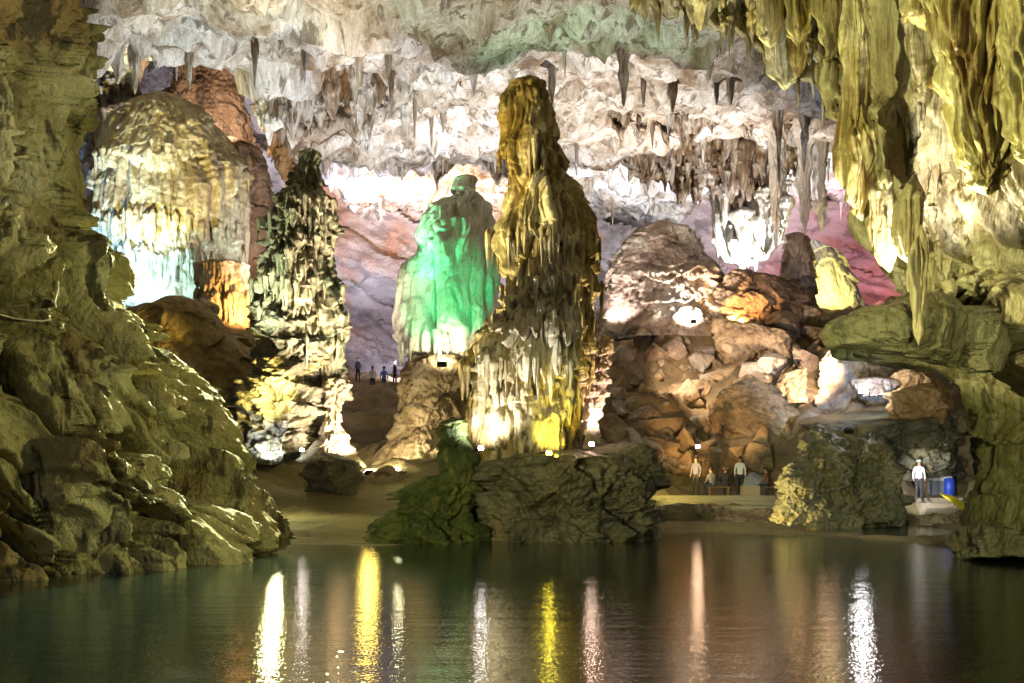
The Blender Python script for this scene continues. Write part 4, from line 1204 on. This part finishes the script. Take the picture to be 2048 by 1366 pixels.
def person(loc, yaw, label, shirt, trousers, pose='stand', h=1.65, hat=None, group=None):
    k = h / 1.72
    if pose == 'stand':
        J = dict(pel=(0, 0, .93, .145, .10), bel=(0, 0, 1.1, .135, .095), che=(0, 0, 1.34, .165, .105), nec=(0, .0, 1.49, .055, .055), hd0=(0, .02, 1.56, .07, .075), hd1=(0, .025, 1.64, .078, .095), hd2=(0, .01, 1.71, .055, .06))
        for s_, n in ((-1, 'l'), (1, 'r')):
            J.update({'sh' + n: (s_ * .17, 0, 1.41, .06, .06), 'el' + n: (s_ * .235, -.02, 1.14, .045, .045), 'wr' + n: (s_ * .235, .07, .92, .032, .032), 'ha' + n: (s_ * .23, .11, .83, .035, .028),
                      'hi' + n: (s_ * .09, 0, .87, .085, .09), 'kn' + n: (s_ * .10, .02 + .05 * s_, .49, .062, .062), 'an' + n: (s_ * .10, -.02 + .05 * s_, .09, .042, .042), 'to' + n: (s_ * .12, .13 + .05 * s_, .04, .04, .035)})
    else:
        J = dict(pel=(0, 0, .45, .15, .11), bel=(0, .02, .62, .14, .10), che=(0, .07, .85, .165, .11), nec=(0, .10, 1.0, .055, .055), hd0=(0, .13, 1.07, .07, .075), hd1=(0, .14, 1.15, .078, .095), hd2=(0, .12, 1.22, .055, .06))
        for s_, n in ((-1, 'l'), (1, 'r')):
            J.update({'sh' + n: (s_ * .17, .07, .92, .06, .06), 'el' + n: (s_ * .24, .12, .66, .045, .045), 'wr' + n: (s_ * .16, .34, .58, .032, .032), 'ha' + n: (s_ * .12, .41, .56, .035, .028),
                      'hi' + n: (s_ * .09, .04, .44, .085, .09), 'kn' + n: (s_ * .13, .45, .47, .065, .065), 'an' + n: (s_ * .12, .42, .09, .042, .042), 'to' + n: (s_ * .13, .57, .04, .04, .035)})
    names = list(J)
    E = [('pel', 'bel'), ('bel', 'che'), ('che', 'nec'), ('nec', 'hd0'), ('hd0', 'hd1'), ('hd1', 'hd2')]
    for n in 'lr':
        E += [('che', 'sh' + n), ('sh' + n, 'el' + n), ('el' + n, 'wr' + n), ('wr' + n, 'ha' + n), ('pel', 'hi' + n), ('hi' + n, 'kn' + n), ('kn' + n, 'an' + n), ('an' + n, 'to' + n)]
    me = bpy.data.meshes.new('person')
    V = [Vector(J[n][:3]) * k for n in names]
    me.from_pydata([v[:] for v in V], [(names.index(a), names.index(b)) for a, b in E], [])
    tmp = bpy.data.objects.new('tmp', me)
    COL.objects.link(tmp)
    tmp.modifiers.new('Skin', 'SKIN').use_smooth_shade = True
    sk = me.skin_vertices[0].data
    for i, n in enumerate(names):
        sk[i].radius = (J[n][3] * k, J[n][4] * k)
        sk[i].use_root = n == 'pel'
    tmp.modifiers.new('Sub', 'SUBSURF').levels = 2
    out = bpy.data.meshes.new_from_object(tmp.evaluated_get(bpy.context.evaluated_depsgraph_get()))
    bpy.data.objects.remove(tmp)
    out.name = 'person'
    out.materials.clear()
    for mt in (CL[shirt], CL[trousers], M['skin'], CL['dark']):
        out.materials.append(mt)

    def slot(a, b):
        ab = a + b
        if 'to' in ab: return 3
        if ab.startswith(('hi', 'kn', 'pelhi')): return 1
        if 'hd' in ab or ab.startswith('wr') or ab.startswith('nec'): return 2
        return 0
    for p in out.polygons:
        c = p.center
        best, bs_ = 9, 0
        for a, b in E:
            A, B = V[names.index(a)], V[names.index(b)]
            t_ = max(0, min(1, (c - A).dot(B - A) / max(1e-9, (B - A).length_squared)))
            dd = (A + (B - A) * t_ - c).length
            if dd < best:
                best, bs_ = dd, slot(a, b)
        p.material_index = bs_
    o = link('person', out, None, None, loc, (0, 0, yaw))
    hd = V[names.index('hd1')]
    bm = bmesh.new()
    bmesh.ops.create_uvsphere(bm, u_segments=16, v_segments=10, radius=0.105 * k)
    for v in list(bm.verts):
        if v.co.z < -0.02 * k and v.co.y > -0.03:
            v.co.z = -0.02 * k
        v.co.y *= 1.05
    bm_obj('hair', bm, M['hair'], o, hd + Vector((0, -.02 * k, .045 * k)), smooth=True)
    if hat:
        bm = bmesh.new()
        prof_ = [(0, .10), (.06, .095), (.10, .06), (.115, .02), (.12, .0), (.15, -.01), (.145, -.02), (.10, -.01)]
        n_ = 18
        rows = [[bm.verts.new((r * math.cos(2 * math.pi * q / n_) * k, r * math.sin(2 * math.pi * q / n_) * k, z_ * k)) for q in range(n_)] for r, z_ in prof_[1:]]
        for a_, b_ in zip(rows, rows[1:]):
            for q in range(n_):
                bm.faces.new((a_[q], b_[q], b_[(q + 1) % n_], a_[(q + 1) % n_]))
        bm.faces.new(rows[0])
        bm_obj('hat', bm, CL[hat], o, hd + Vector((0, 0, .05 * k)), smooth=True)
    return tag(o, label, 'person', group)


def put(px, Y, dz=0.0):
    x = (px - HX) / F * Y
    return (x, Y, ground_z(x, Y) + dz)


# landing steps
def steps(px0, px1, Y, zt, label):
    t = empty('landing_steps', ((px0 + px1 - 2 * HX) / 2 / F * Y, Y, 0))
    w = (px1 - px0) / F * Y
    for i in range(3):
        box('step', (w - 0.2 * i, 0.75, 0.5), M['concrete'], t, (0, i * 0.72, zt - 0.5 + 0.2 * i), bev=0.025)
    return tag(t, label, 'steps')


steps(1296, 1575, 41.4, 0.72, 'low worn concrete steps along the shore beside the rock island')
steps(1846, 1960, 41.4, 0.62, 'short concrete steps on the shore next to the right cave wall')
LZ = 1.12
PG = 'people waiting at the landing'


def lp_(px, Y=43.4):
    return ((px - HX) / F * Y, Y, max(LZ, ground_z((px - HX) / F * Y, Y)))


person(lp_(1392), 2.4, 'person in a light grey blue jacket walking by the rock island', 'slate', 'dark', group=PG)
person(lp_(1425, 43.0), 0.5, 'seated person in a grey jacket nearest the walking one', 'grey', 'navy', 'sit', group=PG)
person(lp_(1450, 43.2), -0.4, 'seated person in dark clothes with a tan hat', 'dark', 'dark', 'sit', hat='tan', group=PG)
person(lp_(1480, 43.6), 3.0, 'person in a white shirt standing with back turned at the landing', 'white', 'dark', group=PG)
person(lp_(1537, 43.2), 1.0, 'seated person in a brown top at the right end of the landing group', 'brown', 'dark', 'sit', group=PG)
person((*lp_(1838, 41.8)[:2], max(0.95, ground_z(*lp_(1838, 41.8)[:2]))), 2.9, 'person in white cap and shirt standing on the shore by the bulky dark rock', 'white', 'dark', hat='white')
for px, Y, yaw, sh, lab in ((692, 63, 1.2, 'tan', 'person in a tan top leftmost in the far passage'), (716, 65, 2.6, 'slate', 'person in a slate top second from the left in the far passage'),
                           (745, 64, 3.0, 'white', 'person in a pale top in the middle of the far passage group'), (768, 63, 3.3, 'blue', 'person in a bright blue shirt in the far passage'),
                           (790, 63.5, 2.0, 'dark', 'person in dark clothes rightmost in the far passage')):
    person(put(px, Y, -0.03), yaw, lab, sh, 'navy', group='people in the far passage')

# bench, bundle, cabinet, barrel, yellow board
for px, lab in ((1437, 'low wooden bench under the two seated people'), (1537, 'low wooden bench under the person in the brown top')):
    b = empty('bench', lp_(px, 43.1))
    M.setdefault('wood', plain('old_wood', (0.20, 0.12, 0.06), 0.8))
    box('seat', (1.0 if px < 1500 else 0.6, 0.34, 0.05), M['wood'], b, (0, -0.05, 0.33))
    for sx in (-1, 1):
        box('leg', (0.06, 0.3, 0.33), M['wood'], b, (sx * (0.4 if px < 1500 else 0.22), -0.05, 0), bev=0.01)
    tag(b, lab, 'bench')
bm = bmesh.new()
bmesh.ops.create_icosphere(bm, subdivisions=4, radius=1)
V = np.array([v.co[:] for v in bm.verts])
V *= (1 - 0.35 * billow(V, 1.3, 3))[:, None]
for v, c in zip(bm.verts, V):
    v.co = (c[0] * 0.62, c[1] * 0.4, max(-0.02, c[2] * 0.75 + 0.3))
tag(bm_obj('tarp_bundle', bm, CL['grey'], None, lp_(1509, 43.6), smooth=True), 'grey tarpaulin covered bundle between the white shirt and the brown top', 'bundle')
tag(box('lidded_crate', (0.75, 0.5, 0.42), CL['tan'], None, lp_(1500, 42.9)), 'low tan crate in front of the tarpaulin bundle', 'crate')
cb = empty('cabinet', lp_(1880, 43.6))
box('base', (0.9, 0.5, 0.62), CL['grey'], cb)
box('cupboard', (0.80, 0.48, 0.56), CL['white'], cb, (0, 0, 0.63))
for sx in (-1, 1):
    box('door', (0.34, 0.03, 0.46), CL['white'], cb, (sx * 0.185, -0.257, 0.68), bev=0.008)
box('lid', (0.92, 0.56, 0.06), CL['white'], cb, (0, 0, 1.195))
tag(cb, 'white cupboard on a grey base beside the white capped person', 'cabinet')
def lathe(name, prof_, mat, loc, parent=None, n_=24):
    bm = bmesh.new()
    rows = [[bm.verts.new((r * math.cos(2 * math.pi * q / n_), r * math.sin(2 * math.pi * q / n_), z_)) for q in range(n_)] for r, z_ in prof_]
    for a_, b_ in zip(rows, rows[1:]):
        for q in range(n_):
            bm.faces.new((a_[q], a_[(q + 1) % n_], b_[(q + 1) % n_], b_[q]))
    bm.faces.new(rows[-1]); bm.faces.new(rows[0][::-1])
    return bm_obj(name, bm, mat, parent, loc, smooth=True)
br = empty('barrel', lp_(1899, 43.0))
M['blueplastic'] = plain('blue_plastic', (0.03, 0.08, 0.55), 0.4)
lathe('drum', [(0.19, 0), (0.22, 0.05), (0.225, 0.22), (0.235, 0.24), (0.225, 0.26), (0.225, 0.5), (0.235, 0.52), (0.225, 0.54), (0.21, 0.72), (0.16, 0.75)], M['blueplastic'], (0, 0, 0), br)
lathe('cap', [(0.06, 0.745), (0.06, 0.79)], CL['white'], (0.07, 0, 0), br, 12)
tag(br, 'blue plastic barrel right of the white cupboard', 'barrel')
M['yellow'] = plain('yellow_paint', (0.62, 0.50, 0.03), 0.5)
yb = bmesh.new()
n_ = 16
sec = []
for i in range(n_ + 1):
    t_ = i / n_
    c = at(1888, 990, 41.6) * (1 - t_) + at(1945, 1030, 39.6) * t_
    w = 0.10 + 0.16 * math.sin(math.pi * min(1, t_ * 0.8 + 0.12))
    sec.append([yb.verts.new((c[0] + dx * w * 0.6, c[1] + dy * 0.25, c[2] + dz * w + 0.1 * math.sin(math.pi * t_))) for dx, dy, dz in ((-1, -1, -.6), (1, -1, -.6), (1, 1, .4), (-1, 1, .4))])
for a_, b_ in zip(sec, sec[1:]):
    for q in range(4):
        yb.faces.new((a_[q], a_[(q + 1) % 4], b_[(q + 1) % 4], b_[q]))
yb.faces.new(sec[0][::-1]); yb.faces.new(sec[-1])
tag(bm_obj('boat_prow', yb, M['yellow']), 'yellow boat prow slanting down behind the right cave wall', 'boat')

# pebbles at the water edge
rg = np.random.RandomState(3)
Vs, Qs, off_ = [], [], 0
bm = bmesh.new(); bmesh.ops.create_icosphere(bm, subdivisions=1, radius=1); bm.verts.ensure_lookup_table()
iv = np.array([v.co[:] for v in bm.verts]); it = np.array([[v.index for v in f.verts] for f in bm.faces]); bm.free()
for i in range(1500):
    px = rg.uniform(1300, 1560) if i < 1000 else rg.uniform(1840, 1945)
    Y = rg.uniform(38.9, 41.3)
    x = (px - HX) / F * Y
    r = rg.uniform(0.05, 0.16)
    V = iv * (1 + 0.35 * rg.normal(size=(len(iv), 1))) * r * np.array([1.3, 1, 0.6])
    Vs.append(V + [x, Y, max(-0.02, ground_z(x, Y)) + 0.03]); Qs.append(it + off_); off_ += len(iv)
me = raw_mesh('shore_pebbles', np.vstack(Vs), np.vstack(Qs), smooth=False)
tag(link('shore_pebbles', me, M['rubble']), 'grey pebbles along the water edge below the landing', 'pebbles', kind='stuff')


# floodlights with housings; the small ones are added for streaks on the water
def floodlight(pos, target, label, col, es=30.0, size=1.0):
    t = empty('floodlight', pos)
    dv = (Vector(target) - Vector(pos)).normalized()
    t.rotation_euler = dv.to_track_quat('-Y', 'Z').to_euler()
    M.setdefault('blackmetal', plain('black_metal', (0.03, 0.03, 0.03), 0.5, 0.6))
    t.scale = (size,) * 3
    box('housing', (0.34, 0.16, 0.26), M['blackmetal'], t, (0, 0.14, -0.13))
    lens = box('lens', (0.28, 0.012, 0.20), plain('lit_lens', (0.9, 0.9, 0.9), 0.2, 0, col, es), t, (0, 0.053, -0.10), bev=0.004)
    for sx in (-1, 1):
        box('bracket', (0.02, 0.06, 0.34), M['blackmetal'], t, (sx * 0.185, 0.14, -0.30), bev=0.004)
    return tag(t, label, 'floodlight', 'floodlights')


floodlight(at(1727, 780, 39.8), (2, 0, 2), 'lit floodlight shining towards the viewer on the dark ledge at right', (1.0, 0.97, 0.92), 90, 1.3)
floodlight(at(1697, 856, 40.2), at(1690, 700, 43), 'blue floodlight behind the shore rocks below the lit one', (0.3, 0.5, 1.0))
floodlight(at(735, 940, 37.2), at(640, 700, 39), 'floodlight in the gap between boulders on the beach', (1.0, 0.85, 0.5))
floodlight(at(884, 722, 38.9), at(890, 500, 41), 'floodlight at the foot of the green stalagmite', (1.0, 0.95, 0.7))
floodlight(at(1385, 640, 56.0), at(1330, 560, 59), 'floodlight in the hollow under the purple brown mound', (1.0, 0.95, 0.8))

floodlight(at(604, 900, 36.6), (-3, 0, 1), 'small white floodlight added for a water streak at the foot of the dark layered crag', (1.0, 0.86, 0.80), 70, 0.5)  # from here on: added lenses that lay light streaks on the water
floodlight(at(797, 938, 36.0), (-2, 0, 1), 'small pale yellow floodlight added for a water streak on the beach right of the glowing gap', (1.0, 0.97, 0.55), 70, 0.5)
floodlight(at(962, 896, 28.9), (-0.5, 0, 1), 'small white floodlight added for a water streak on the left end of the rock island', (1.0, 0.98, 0.95), 60, 0.5)
floodlight(at(1183, 888, 30.4), (1.5, 0, 1), 'small peach floodlight added for a water streak at the foot of the leaning pillar', (1.0, 0.68, 0.52), 70, 0.5)
floodlight(at(1098, 906, 28.6), (0.5, 0, 1), 'small yellow floodlight added for a water streak at the foot of the tallest stalagmite', (1.0, 0.82, 0.05), 70, 0.5)

floodlight(at(652, 912, 36.0), (-2.5, 0, 1), 'small peach floodlight added for a water streak at the foot of the brightly lit tan pillar', (1.0, 0.74, 0.56), 70, 0.5)
floodlight(at(1396, 893, 43.5), (4, 0, 1), 'small orange floodlight added for a water streak on the rubble above the landing steps', (1.0, 0.62, 0.38), 110, 0.6)


# cord on the left wall
def surf(o, px, py):
    me_ = o.data
    V = np.empty(len(me_.vertices) * 3, np.float32)
    me_.vertices.foreach_get('co', V)
    V = V.reshape(-1, 3) + np.array(o.location)
    qx, qy = proj(V)
    m_ = (qx - px) ** 2 + (qy - py) ** 2 < 36
    if not m_.any():
        return at(px, py, 18)
    Y = V[m_, 1].min()
    return at(px, py, Y - 0.06)


lw = bpy.data.objects['cave_wall_left']
M['cord'] = plain('white_cord', (0.7, 0.66, 0.5), 0.6)
tag(tube('cord', [tuple(surf(lw, x, y)) for x, y in ((-30, 622), (0, 629), (30, 637), (60, 641), (85, 642), (104, 639))], 0.02, M['cord']), 'thin pale cord sagging across the left cave wall', 'cord')
tag(tube('cord', [tuple(surf(lw, x, y)) for x, y in ((116, 562), (117, 575), (113, 590), (110, 605), (112, 615))], 0.018, M['cord']), 'short thin cord hanging at the lit notch of the left cave wall', 'cord')
